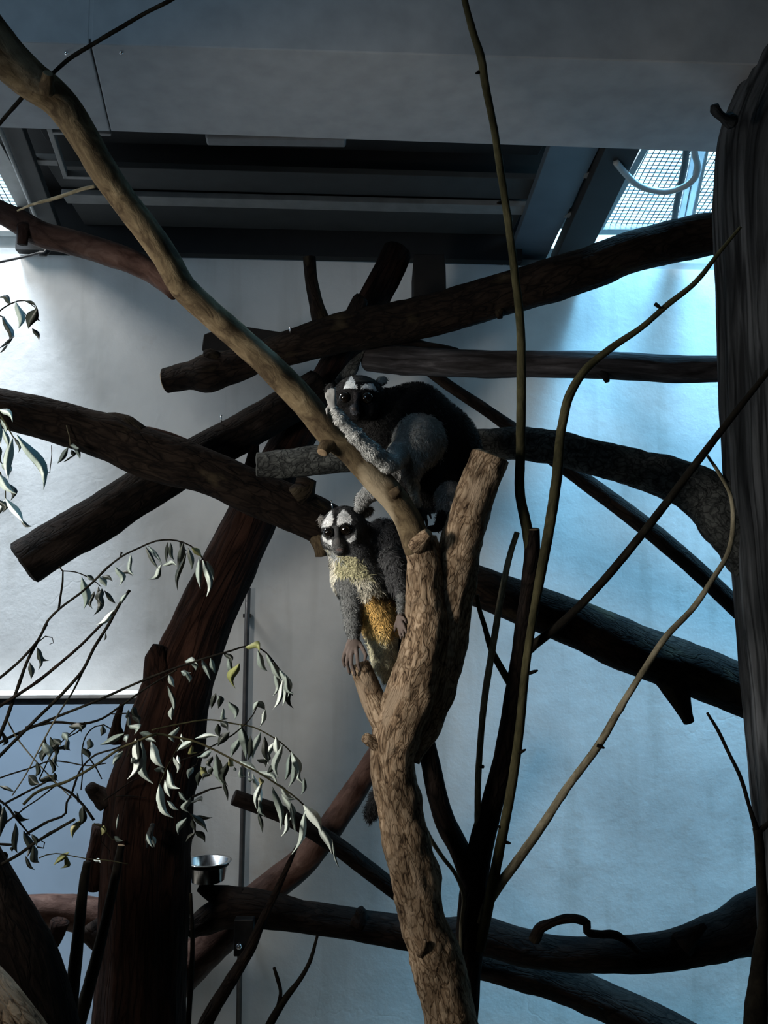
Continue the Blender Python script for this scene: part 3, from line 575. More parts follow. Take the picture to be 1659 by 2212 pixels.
log('left_low_log', 'reddish log stub left of the leaning trunk near the bottom', 'log', [
    ('trunk', [(20, 1968, 2.14, 60), (60, 1966, 2.15, 62), (110, 1968, 2.18, 68), (170, 1974, 2.21, 74), (240, 1984, 2.23, 80), (330, 1992, 2.24, 80)], smooth_red, dict(seg=18, rough=0.08)),
    ('stub', [(130, 1990, 2.12, 40), (122, 2018, 2.12, 34), (112, 2040, 2.12, 30)], red_bark, dict(seg=10)),
    ('stub', [(190, 2000, 2.14, 60), (212, 2036, 2.13, 40), (222, 2056, 2.13, 22)], dark_bark, dict(seg=10))])
log('bottom_right_log', 'black log sloping down to the bottom right corner', 'log', [
    ('trunk', [(985, 2060, 2.30, 70), (1050, 2078, 2.3, 76), (1130, 2098, 2.3, 78), (1220, 2128, 2.3, 78), (1310, 2166, 2.3, 82), (1400, 2208, 2.3, 86), (1500, 2260, 2.3, 88), (1640, 2340, 2.3, 90)], dark_bark, dict(seg=22, step=0.012, rough=0.09))])
# Q: thin straight pole
log('thin_dark_pole', 'thin straight dark pole slanting down right from behind the upper monkey', 'pole', [
    ('shaft', [(900, 780, 2.46, 24), (960, 826, 2.46, 24), (1050, 886, 2.47, 26), (1130, 942, 2.48, 30), (1220, 1008, 2.49, 34), (1300, 1066, 2.5, 38), (1400, 1142, 2.5, 40), (1500, 1226, 2.5, 40), (1600, 1322, 2.5, 40), (1720, 1438, 2.5, 40)], dark_bark, dict(seg=16, rough=0.04, knots=((0.6, 0, .8, .15),)))])
# P: right-edge sapling
log('edge_sapling', 'slim dark sapling with two thin shoots at the lower right edge', 'sapling', [
    ('stem', [floor_end(1628, 2212, 1.78, 54), (1632, 2200, 1.78, 50), (1640, 2080, 1.78, 34), (1650, 1980, 1.78, 22), (1645, 1900, 1.78, 20), (1640, 1820, 1.78, 20), (1636, 1790, 1.78, 20)], twig_bark, dict(seg=12)),
    ('twig', [(1636, 1798, 1.78, 14), (1618, 1740, 1.775, 9), (1600, 1680, 1.77, 9), (1572, 1622, 1.765, 8), (1552, 1580, 1.76, 8), (1528, 1540, 1.755, 6)], twig_bark, dict(seg=8)),
    ('twig', [(1640, 1796, 1.78, 14), (1662, 1776, 1.78, 10), (1690, 1740, 1.78, 8)], twig_bark, dict(seg=8))])
# T: near trunks in the bottom left corner
log('corner_trunk', 'near black trunk in the bottom left corner', 'tree', [
    ('trunk', [floor_end(90, 2212, 1.52, 190), (70, 2190, 1.52, 180), (30, 2060, 1.53, 164), (-14, 1960, 1.54, 138), (-50, 1880, 1.55, 120), (-110, 1760, 1.56, 110)], dark_bark, dict(seg=24, rough=0.06))])
log('pale_near_branch', 'pale grey bark of a near branch cut by the bottom left corner', 'branch', [
    ('limb', [('w', *at(150, 2420, 1.12), 0.035), (60, 2270, 1.13, 118), (0, 2190, 1.14, 116), (-70, 2110, 1.15, 112), (-180, 2000, 1.16, 106)], tan_bark, dict(seg=22, rough=0.06))])
# U, V: slim stems low on the left and centre
log('left_slim_stem', 'slim bare stem left of the leaning trunk, nearer the left edge', 'stem', [
    ('stem', [floor_end(148, 2212, 1.66, 34), (150, 2190, 1.66, 32), (162, 2090, 1.67, 28), (172, 1990, 1.68, 24), (182, 1900, 1.69, 20), (188, 1862, 1.69, 16)], twig_bark, dict(seg=10))])
log('right_slim_stem', 'slim brown stem crossing the front of the leaning trunk', 'stem', [
    ('stem', [floor_end(168, 2212, 1.72, 32), (176, 2190, 1.72, 30), (206, 2080, 1.73, 26), (228, 1990, 1.74, 22), (248, 1900, 1.75, 20), (262, 1826, 1.76, 16)], pale_twig and twig_bark, dict(seg=10, cut1=cut_wood))])
log('middle_slim_stem', 'slim grey-brown stem rising right across the rising branch, bolt beside it', 'stem', [
    ('stem', [floor_end(440, 2212, 1.86, 36), (452, 2196, 1.86, 32), (500, 2116, 1.87, 28), (540, 2050, 1.88, 24), (566, 1990, 1.89, 20), (590, 1940, 1.9, 16), (622, 1870, 1.91, 12), (640, 1830, 1.915, 8)], brown_bark, dict(seg=10, rough=.08))])
log('forked_twig', 'small dark forked twig standing up at the bottom centre', 'twig', [
    ('stem', [floor_end(580, 2212, 1.92, 22), (592, 2196, 1.92, 18), (620, 2152, 1.92, 15), (645, 2120, 1.93, 11), (668, 2080, 1.93, 9), (686, 2020, 1.94, 6)], twig_bark, dict(seg=8)),
    ('twig', [(600, 2180, 1.92, 10), (606, 2140, 1.92, 8), (600, 2116, 1.92, 9), (592, 2090, 1.92, 7)], twig_bark, dict(seg=8))])
log('straight_twig', 'thin straight twig upright beside the right foot of the leaning trunk', 'twig', [
    ('stem', [floor_end(406, 2212, 1.95, 13), (408, 2190, 1.95, 12), (413, 2110, 1.95, 12), (416, 2040, 1.95, 10), (412, 1930, 1.95, 7)], twig_bark, dict(seg=8))])

# ------------------------------------------------------------------ fittings on the wall and the logs
mb = MB(); mb.tube([pwall(536, 1270, 0.03), pwall(532, 1400, 0.03), pwall(526, 1700, 0.03), pwall(520, 1960, 0.03), pwall(514, 2300, 0.03)], [0.0085]*5, 12)
o = mb.build('wall_rod', rod_mat, None, True); tag(o, 'grey metal rod standing upright against the back wall behind the leaf sprays', 'rod')
for y in (1330, 1950): 
    q = MB(); q.box(pwall(534 if y < 1500 else 521, y, 0.016), UD*0.012, Vector((0, 0, 0.006)), WALLN*0.015); q.build('clip', iron_mat, o)
# ledge on the left of the wall
l0, l1 = pwall(-220, 1484, 0.15), pwall(200, 1500, 0.15); zl = l1.z
mb = MB(); uu0 = W(0, 0, 0); 
def wu(p): return p.x*CYAW + p.y*SYAW
ub = wu(pwall(318, 1494, 0.15)); ua = -2.29
mb.wbox(ua, ub, V_WALL-0.15, V_WALL, zl-0.012, zl); led = mb.build('trim_5', ledge_mat, None, bevel=0.002); tag(led, kind='structure')
mb = MB(); mb.wbox(ua, ub-0.004, V_WALL-0.143, V_WALL-0.001, zl-0.030, zl-0.012); mb.build('shadow_strip', iron_mat, led)  # dark strip drawn in for the shadow line under the ledge
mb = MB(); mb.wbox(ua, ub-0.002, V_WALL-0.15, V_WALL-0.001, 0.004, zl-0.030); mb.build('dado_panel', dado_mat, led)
# steel bowl in its ring
bc = at(447, 1903, 2.18); k = 2.16/F
bowl = empty('steel_bowl', bc, 'round stainless steel feeding bowl with a wide rim beside the leaning trunk', 'bowl')
mb = MB(); mb.lathe(bc, (0, 0, 1), [(0.0005, 0.0), (33*k, 0.0), (38*k, 3*k), (44*k, 40*k), (52*k, 42*k), (53*k, 43.5*k), (51*k, 44.5*k), (42*k, 43*k), (36*k, 6*k), (30*k, 3*k), (0.0005, 3*k)], 40); mb.build('body', steel_mat, bowl, True)
mb = MB(); mb.lathe(bc+Vector((0, 0, 34*k)), (0, 0, 1), [(43.5*k, 0), (47*k, 0), (47*k, 4*k), (43.5*k, 4*k), (43.5*k, 0)], 40); 
mb.box(bc+Vector((-70*k, 0, 36*k)), (26*k, 0, 0), (0, 4*k, 0), (0, 0, 3*k)); mb.build('ring_holder', iron_mat, bowl, True)
# wall bracket with its bright bolt
bp = at(524, 2020, 2.06)
br = empty('log_bracket', bp, 'dark metal bracket with a bright bolt under the low log', 'bracket')
mb = MB(); mb.box(at(528, 2022, 2.08), (0.022, 0, 0), (0, 0.014, 0), (0, 0, 0.04)); mb.build('plate', iron_mat, br, bevel=0.003)
mb = MB(); mb.lathe(at(517, 2043, 2.055), (0, -1, 0), [(0.0002, 0.011), (0.004, 0.010), (0.0065, 0.006), (0.007, 0.0), (0.005, -0.012)], 16); mb.build('bolt', chrome_mat, br, True)
# conduit loops by the right skylight
def cable(name, pts, r, mat, label, seg=10):
    path = catmull([(p, r) for p in pts], 0.008)
    mb = MB(); mb.tube([p for p, _ in path], [r*(1+0.06*(i % 2)) for i, _ in enumerate(path)], seg); return tag(mb.build(name, mat, None, True), label, 'cable')
cable('conduit', [pz(1330, 350, 2.665), pz(1352, 376, 2.655), pz(1376, 398, 2.648), pz(1410, 411, 2.645), pz(1446, 413, 2.645), pz(1480, 402, 2.648), pz(1502, 382, 2.655), pz(1507, 362, 2.664), pz(1502, 335, 2.675), pz(1496, 300, 2.69)], 0.0085, conduit_mat, 'pale grey ribbed conduit hanging in a loop under the right skylight')
cable('dark_hose', [pplane(1484, 300, MP0-MN*0.03, MN), pplane(1480, 350, MP0-MN*0.03, MN), pplane(1470, 400, MP0-MN*0.03, MN), pplane(1460, 450, MP0-MN*0.03, MN), pplane(1456, 480, MP0-MN*0.03, MN)], 0.010, iron_mat, 'dark ribbed hose along the glazing bar of the right skylight')
cable('thin_cable', [pz(90, 545, 2.60), pz(60, 553, 2.60), pz(0, 566, 2.60), pz(-90, 585, 2.60)], 0.004, iron_mat, 'thin black cable leaving the lower left corner of the roof hatch')
mb = MB(); mb.tube([at(86, 548, 2.80), at(98, 548, 2.80), at(104, 540, 2.80), at(104, 520, 2.80), at(98, 500, 2.80)], [0.009]*5, 10)
tag(mb.build('cable_elbow', iron_mat, None, True), 'small dark elbow fitting at the lower left corner of the roof hatch', 'fitting')
# nails
def nail(px, py, d, dirn, ln, label, r=0.0016):
    p = at(px, py, d); dirn = Vector(dirn).normalized()
    mb = MB(); mb.tube([p - dirn*ln*0.6, p + dirn*ln], [r, r], 8); mb.lathe(p+dirn*ln, dirn, [(0.0001, 0.0015), (r*2, 0.001), (r*2, 0), (r, -0.001)], 10)
    tag(mb.build('nail', chrome_mat, None, True), label, 'nail')
nail(478, 908, 2.22, (0, -0.2, 1), 0.012, 'bright nail standing in the sawn log right of the crossing')
nail(717, 1096, 2.05, (-0.1, -0.3, 1), 0.014, 'bright nail standing in the sloping log above the pale monkey')
nail(627, 716, 2.33, (0, -0.4, 1), 0.010, 'bright nail head on top of the crossing log')
def screw(px, py, label):
    p = pz(px, py, 2.6); mb = MB(); mb.lathe(p, (0, 0, -1), [(0.0001, 0.005), (0.003, 0.0045), (0.004, 0.002), (0.004, -0.002)], 12); tag(mb.build('screw', chrome_mat, None, True), label, 'screw')
screw(143, 113, 'bright screw in the beam left of the panel joint'); screw(262, 112, 'bright screw in the beam right of the panel joint')
screw(1034, 155, 'bright screw in the beam beside the tall sapling rod')
# ------------------------------------------------------------------ willow sprays
def leaf_mat(name, c1, c2, rough=0.45):
    m, nt, b = nodes_of(name); L = nt.links.new
    oi = N(nt, 'ShaderNodeObjectInfo'); tc = N(nt, 'ShaderNodeTexCoord')
    n = N(nt, 'ShaderNodeTexNoise', vals={'Scale': 6.0, 'Detail': 3.0}); L(tc.outputs['Object'], n.inputs['Vector'])
    a = N(nt, 'ShaderNodeMath', operation='ADD'); L(oi.outputs['Random'], a.inputs[0]); L(n.outputs['Fac'], a.inputs[1])
    h = N(nt, 'ShaderNodeMath', operation='MULTIPLY'); L(a.outputs[0], h.inputs[0]); h.inputs[1].default_value = 0.5
    r = ramp(nt, h.outputs[0], [(0.25, c1), (0.75, c2)]); L(r.outputs[0], b.inputs['Base Color'])
    b.inputs['Roughness'].default_value = rough; b.inputs['Specular IOR Level'].default_value = 0.35
    return m
silver_leaf = leaf_mat('silver_willow_leaf', (0.50, 0.60, 0.55), (0.72, 0.80, 0.75))
shaded_green_leaf = leaf_mat('shaded_willow_leaf', (0.012, 0.016, 0.013), (0.035, 0.045, 0.036))  # dark green leaf tops; shade on unlit leaves is put into the colour
grey_leaf = leaf_mat('grey_willow_leaf', (0.16, 0.21, 0.19), (0.30, 0.36, 0.33))
yellow_leaf = leaf_mat('yellowing_willow_leaf', (0.20, 0.22, 0.08), (0.34, 0.32, 0.16))
LEAFM = {'s': silver_leaf, 'd': shaded_green_leaf, 'g': grey_leaf, 'y': yellow_leaf}
LEAF_MESH = {}
def leaf_mesh(var, mk):
    """unit-length willow leaf: slender, keeled along the midrib, sickle-bent, thin but solid"""
    key = (var, mk)
    if key in LEAF_MESH: return LEAF_MESH[key]
    rnd = random.Random(var*17+3)
    bend = (-0.8, -0.45, 0.2, 0.4, 0.75, -0.15)[var]; droop = rnd.uniform(0.0, 0.10); twist = rnd.uniform(-0.8, 0.8)
    V = []; Fc = []; n = 9
    prof = [0.10, 0.42, 0.78, 0.98, 1.0, 0.86, 0.62, 0.32, 0.04]
    for i in range(n):
        t = i/(n-1); w = prof[i]*0.5; a = twist*(t-0.3); ca, sa_ = math.cos(a), math.sin(a)
        cx = bend*(math.sin(math.pi*t)*0.8 - 0.25*math.sin(2*math.pi*t)); cz = -droop*math.sin(math.pi*t*0.9)
        # local X is scaled by the leaf's width, Y and Z by its length
        V += [(cx - w*ca, t, cz + 0.025*prof[i] - w*sa_*0.16), (cx, t, cz), (cx + w*ca, t, cz + 0.025*prof[i] + w*sa_*0.16), (cx + 0.04*sa_, t, cz-0.010)]
    for i in range(n-1):
        a = i*4; b = a+4
        Fc += [(a, a+1, b+1, b), (a+1, a+2, b+2, b+1), (a+2, a+3, b+3, b+2), (a+3, a, b, b+3)]
    me = bpy.data.meshes.new('leaf'); me.from_pydata(V, [], Fc); me.materials.append(LEAFM[mk])
    me.polygons.foreach_set('use_smooth', [True]*len(me.polygons)); me.update(); LEAF_MESH[key] = me
    return me
RL = random.Random(11)
def leaf(root, x0, y0, x1, y1, wpx, d, mk):
    """a leaf from its stalk end to its tip, given in the picture, at depth d"""
    p0 = at(x0, y0, d); p1 = at(x1, y1, d + RL.uniform(-0.02, 0.02))
    ax = p1-p0; ln = ax.length; yv = ax.normalized()
    view = (p0-EYE).normalized(); roll = RL.uniform(-0.6, 0.6)
    xv = yv.cross(view).normalized(); zv = xv.cross(yv).normalized()
    xv, zv = xv*math.cos(roll)+zv*math.sin(roll), zv*math.cos(roll)-xv*math.sin(roll)
    if RL.random() < .5: xv, zv = -xv, -zv
    wd = wpx/F*d*1.32
    o = bpy.data.objects.new('leaf', leaf_mesh(RL.randrange(6), mk)); COL.objects.link(o); o.parent = root
    mt = Matrix((xv*wd, yv*ln, zv*ln)).transposed().to_4x4(); mt.translation = p0-origin(root)
    o.matrix_local = mt
    return o
def twig(root, pts, mat, d, w0, w1, d1=None):
    d1 = d1 if d1 is not None else d; n = len(pts)
    raw = [(x, y, d+(d1-d)*i/(n-1), w0+(w1-w0)*i/(n-1)) for i, (x, y) in enumerate(pts)]
    kn = tuple((RL.uniform(.1, .9), RL.uniform(0, 6), 1.6, 0.45) for _ in range(3))
    return limb('twig', raw, mat, root, seg=7, step=0.010, rough=0.08, knots=kn)
def crop(ox, oy, sc): return lambda x, y: (ox+x/sc, oy+y/sc)
def spray(label, cr, sc, d, twigs, leaves, cat='willow branch'):
    x, y = cr(*twigs[0][0][0]); root = empty('willow_spray', at(x, y, d), label, cat)
    for t in twigs:
        pts, mat, w0, w1 = t[:4]; dd = t[4] if len(t) > 4 else (d, d)
        twig(root, [cr(*p) for p in pts], mat, dd[0], w0/sc, w1/sc, dd[1])
    for q in leaves:
        x0, y0 = cr(q[0], q[1]); x1, y1 = cr(q[2], q[3]); mk = q[5] if len(q) > 5 else 's'
        leaf(root, x0, y0, x1, y1, q[4]/sc, d+RL.uniform(-0.035, 0.035), mk)
    return root
c3 = crop(0, 620, 4.095)
spray('dark curled willow sprig at the upper left edge against the bright wall', c3, 4.095, 1.52,
    [([(-90, 290), (0, 210), (90, 150), (220, 120), (310, 180)], twig_bark, 16, 8), ([(185, 195), (225, 240), (262, 305)], twig_bark, 10, 7), ([(-80, 230), (0, 255), (30, 265)], twig_bark, 12, 8)],
    [(95, 150, -20, 95, 45, 'd'), (140, 130, 160, 370, 62, 'g'), (330, 190, 250, 370, 82, 'd'), (320, 170, 362, 305, 35, 'd'), (285, 365, 345, 475, 34, 'd'), (20, 260, 72, 510, 46, 'd'), (35, 260, 130, 440, 32, 'd'), (74, 505, -10, 590, 18, 'd'), (130, 430, -20, 550, 18, 'd'), (220, 120, 330, 190, 24, 'd')])
spray('grey-green willow leaves hanging at the left edge below the sloping log', c3, 4.095, 1.50,
    [([(-120, 1040), (0, 1130), (60, 1220), (90, 1280), (125, 1340)], green_bark, 22, 10), ([(-100, 1560), (0, 1640), (40, 1740), (50, 1880)], green_bark, 18, 9), ([(372, 1605), (440, 1645), (450, 1560), (458, 1480), (455, 1400)], twig_bark, 9, 7)],
    [(-10, 1080, 112, 1195, 45, 's'), (112, 1340, 78, 1700, 70, 'g'), (150, 1310, 388, 1790, 84, 'g'), (30, 1260, 72, 1420, 42, 'g'), (-10, 1400, 22, 1570, 52, 'd'), (15, 1560, 62, 1690, 52, 'g'), (-10, 1655, 148, 1835, 60, 'g'), (50, 1720, 92, 1890, 50, 'd'), (50, 1870, 205, 2080, 62, 's'), (180, 2060, 298, 2112, 30, 'd'), (40, 1890, -15, 2120, 74, 's'), (5, 1165, 42, 1300, 36, 'g'), (128, 1330, 162, 1465, 26, 'd'), (0, 1200, 10, 1400, 40, 'g'), (-15, 1880, 20, 2000, 50, 'd')])
spray('tiny sprig of four leaves hanging in front of the sloping log at left', c3, 4.095, 1.955,
    [([(590, 1225), (598, 1270), (612, 1310), (622, 1410)], pale_twig, 12, 10)],
    [(605, 1415, 508, 1562, 38, 'g'), (622, 1400, 695, 1425, 44, 'g'), (660, 1410, 706, 1522, 30, 'g'), (635, 1440, 632, 1510, 36, 'd'), (648, 1490, 555, 1552, 12, 'd')])
c4 = crop(0, 1140, 3.456)
spray('arching willow branch drooping its leaves in front of the pale left wall', c4, 3.456, 1.64,
    [([(-150, 1230), (0, 1120), (200, 940), (290, 830), (360, 690), (450, 600), (610, 480), (700, 400), (800, 300), (900, 220), (1040, 150), (1160, 100), (1270, 90), (1370, 110), (1470, 170), (1540, 280)], twig_bark, 22, 10, (1.56, 1.68)),
     ([(440, 605), (450, 520), (468, 400), (470, 325), (440, 288)], twig_bark, 18, 10), ([(470, 322), (560, 330), (640, 360), (720, 410), (755, 440)], twig_bark, 10, 7),
     ([(-30, 1620), (40, 1450), (130, 1200), (220, 960), (292, 826), (350, 720)], twig_bark, 30, 18, (1.55, 1.60)),
     ([(290, 850), (340, 810), (390, 820), (400, 860), (370, 870)], twig_bark, 9, 5), ([(900, 215), (905, 180), (915, 190)], twig_bark, 12, 8)],
    [(610, 370, 620, 608, 55, 'g'), (650, 355, 715, 392, 30, 'g'), (740, 370, 792, 442, 40, 'g'), (758, 362, 845, 402, 28, 'd'), (862, 292, 890, 432, 42, 'g'), (975, 198, 1003, 355, 36, 'g'), (895, 330, 990, 362, 20, 'd'), (1085, 140, 1182, 305, 26, 'd'), (1105, 135, 1215, 275, 30, 'g'), (1205, 275, 1105, 385, 36, 'g'), (1215, 280, 1322, 292, 30, 'g'), (1250, 108, 1240, 268, 28, 'd'), (1272, 110, 1300, 240, 26, 'd'), (1370, 110, 1325, 325, 46, 'd'), (1390, 190, 1330, 475, 32, 'd'), (1405, 150, 1430, 315, 36, 'd'), (1488, 225, 1498, 455, 42, 'g'), (1515, 240, 1540, 515, 40, 's'), (1545, 250, 1597, 392, 32, 'g'), (705, 475, 690, 605, 36, 'd'), (735, 440, 700, 655, 46, 'd'), (760, 455, 765, 575, 46, 'd'), (780, 470, 862, 565, 30, 'd'), (275, 895, 368, 990, 36, 'd'), (288, 925, 285, 1062, 22, 'd'), (222, 1005, 230, 1130, 36, 'd'), (1430, 150, 1500, 220, 40, 'y'), (1340, 100, 1395, 170, 30, 'd')])
spray('pair of bare grey willow rods crossing below the arching branch', c4, 3.456, 1.56,
    [([(-160, 1430), (0, 1330), (290, 1140), (450, 1010), (600, 880), (730, 750), (850, 630)], pale_twig and brown_bark, 28, 18), ([(-60, 1760), (100, 1600), (250, 1450), (500, 1200), (620, 1060), (700, 900), (800, 740), (900, 560), (968, 466)], twig_bark, 26, 22, (1.52, 1.60)), ([(90, 2000), (170, 1880), (330, 1580), (430, 1400), (540, 1230), (622, 1066)], pale_twig, 9, 15)],
    [(850, 615, 718, 722, 36, 's'), (945, 490, 905, 565, 26, 'g'), (790, 780, 772, 845, 14, 'd')])
c5 = crop(0, 1100, 1.99); 
spray('thin willow shoot with a drooping pale tip crossing the leaning trunk', c5, 1.99, 1.66,
    [([(-80, 1060), (0, 1003), (120, 945), (250, 890), (400, 830), (600, 742), (700, 702), (890, 638), (1000, 606), (1060, 588), (1120, 600), (1180, 660), (1230, 740), (1256, 800)], twig_bark, 14, 5, (1.56, 1.70)),
     ([(110, 940), (240, 915), (360, 922), (440, 900), (500, 860), (620, 775), (760, 690)], twig_bark, 13, 7, (1.58, 1.66)), ([(480, 880), (570, 876)], twig_bark, 6, 4), ([(365, 925), (330, 960), (290, 980)], twig_bark, 7, 5)],
    [(980, 638, 1022, 695, 22, 'g'), (1030, 662, 1012, 770, 32, 'y'), (1055, 592, 1115, 616, 30, 'y'), (1108, 608, 1150, 695, 24, 'g'), (1145, 620, 1172, 705, 22, 'g'), (1165, 655, 1212, 735, 24, 'g'), (1182, 695, 1172, 805, 22, 'g'), (1200, 685, 1238, 805, 24, 'g'), (1215, 735, 1172, 860, 20, 's'), (1226, 750, 1215, 845, 22, 's'), (1240, 760, 1262, 858, 18, 'd'), (1228, 715, 1268, 795, 22, 'g'),
     (794, 655, 850, 668, 24, 'g'), (868, 646, 905, 735, 20, 'g'), (905, 640, 925, 705, 18, 'g'), (830, 650, 842, 692, 22, 'g'), (778, 696, 822, 702, 20, 'g'), (725, 710, 750, 765, 20, 'g'), (722, 760, 742, 880, 18, 'g'), (740, 850, 738, 905, 20, 'g'), (872, 650, 878, 700, 18, 'g'), (960, 615, 990, 670, 18, 'd'), (800, 700, 812, 745, 16, 'g'),
     (570, 880, 600, 925, 24, 'd'), (552, 862, 566, 905, 14, 'd'), (440, 925, 436, 972, 14, 'd'), (370, 920, 350, 960, 20, 'd')])
c2 = crop(300, 1480, 3.607)
spray('large bright silvery willow spray drooping across the middle of the leaning trunk', c2, 3.607, 1.60,
    [([(-900, 930), (-820, 850), (-560, 750), (-330, 620), (-140, 490), (20, 425), (130, 380), (250, 400), (440, 440), (600, 510), (770, 600), (930, 680), (1080, 775), (1250, 900), (1290, 940)], green_bark, 24, 12, (1.52, 1.60)),
     ([(100, 350), (160, 335), (330, 300), (560, 270), (740, 300), (900, 330), (1000, 380), (1110, 450), (1200, 540), (1245, 620)], green_bark, 12, 10, (1.66, 1.68)),
     ([(540, 490), (660, 430), (740, 380), (830, 300), (890, 230), (930, 140)], twig_bark, 12, 9), ([(330, 585), (450, 545), (560, 490)], twig_bark, 12, 9), ([(420, 870), (500, 835), (560, 810), (645, 795)], twig_bark, 20, 12, (1.75, 1.72)), ([(335, 430), (280, 530), (215, 650), (180, 730), (150, 790)], green_bark, 12, 9),
     ([(410, 640), (450, 620), (470, 560)], twig_bark, 10, 8), ([(400, 1000), (440, 1140), (420, 1190), (370, 1215)], twig_bark, 10, 8), ([(-30, 425), (-70, 500), (-90, 560)], green_bark, 10, 8)],
    [(20, 440, 112, 770, 62), (95, 440, 196, 645, 58), (5, 372, 132, 392, 42, 'g'), (40, 410, 132, 442, 32), (270, 560, 296, 685, 38), (300, 545, 320, 618, 24), (222, 660, 318, 805, 48), (203, 738, 246, 875, 36), (160, 770, 205, 990, 58), (158, 800, 268, 1035, 48), (220, 900, 312, 975, 26, 'g'), (120, 655, 198, 690, 36, 'g'),
     (425, 430, 296, 515, 38), (438, 415, 622, 402, 30), (565, 515, 452, 562, 42), (602, 540, 662, 780, 62, 'g'), (655, 740, 692, 905, 28, 'd'), (785, 590, 922, 672, 42), (930, 670, 1078, 778, 42), (1095, 775, 1235, 885, 38), (790, 305, 832, 575, 58, 'g'), (785, 415, 718, 565, 46, 'g'), (872, 395, 848, 585, 38, 'd'), (948, 365, 888, 575, 48, 'g'), (978, 400, 1012, 600, 46, 'd'), (1068, 400, 1092, 570, 42), (1062, 435, 1012, 625, 42), (1118, 465, 1088, 725, 46, 'g'), (1180, 540, 1138, 745, 42, 'g'), (1190, 520, 1232, 730, 52), (1215, 555, 1162, 795, 46, 'g'), (1235, 580, 1298, 780, 46), (1290, 720, 1262, 850, 30, 'g'),
     (885, 690, 922, 985, 46), (962, 745, 918, 965, 38), (928, 985, 962, 1152, 26, 'd'), (940, 895, 992, 1025, 28, 'g'), (1038, 790, 1102, 1135, 46), (1115, 850, 1172, 1055, 54), (1155, 995, 1108, 1180, 32), (1178, 900, 1228, 1185, 30, 'g'), (1298, 975, 1188, 1315, 46), (1282, 930, 1420, 1150, 72), (1395, 1080, 1502, 1310, 56), (1505, 1200, 1568, 1432, 16), (905, 130, 985, 205, 42, 'g'), (985, 190, 940, 335, 34), (930, 125, 888, 205, 34, 'g'),
     (640, 80, 618, 185, 34, 'd'), (700, 130, 748, 265, 48, 'g'), (655, 180, 692, 262, 36, 'g'), (600, 60, 566, 185, 34, 'd'), (620, 80, 640, 150, 40, 'g'), (635, 285, 695, 355, 42, 'd'), (615, 300, 632, 405, 38, 'd'), (705, 365, 615, 475, 52, 'd'), (480, 635, 562, 705, 44, 'y'), (525, 635, 465, 790, 46, 'd'), (572, 555, 572, 645, 36, 'd'), (700, 575, 738, 630, 42, 'y'), (692, 600, 692, 785, 52, 'd'), (312, 325, 278, 445, 42, 'g'), (330, 380, 352, 452, 22), (410, 470, 455, 525, 40, 'y'), (570, 640, 575, 700, 34, 'd'), (560, 690, 500, 745, 30, 'd'),
     (408, 912, 492, 915, 38, 'd'), (410, 1005, 538, 1145, 44, 'd'), (430, 1020, 575, 1030, 24, 'd'), (435, 1135, 518, 1228, 38, 'd'), (415, 1045, 442, 1145, 38, 'd'), (438, 1150, 365, 1222, 26, 'd'), (402, 878, 392, 995, 48, 'g'), (372, 1035, 308, 1165, 42, 'g'), (60, 1160, 105, 1265, 26, 'g'), (425, 640, 385, 730, 40, 'g'), (310, 830, 370, 900, 26, 'g'),
     (985, 490, 960, 600, 40, 'g'), (920, 580, 985, 640, 36, 'd'), (1050, 620, 1000, 680, 34, 'd'), (745, 640, 760, 670, 20, 'd'), (790, 640, 835, 710, 36, 'g'), (850, 730, 885, 740, 24, 'g'), (940, 720, 930, 790, 30, 'y'), (862, 670, 858, 730, 16)])
c1 = crop(0, 1480, 4.1475)
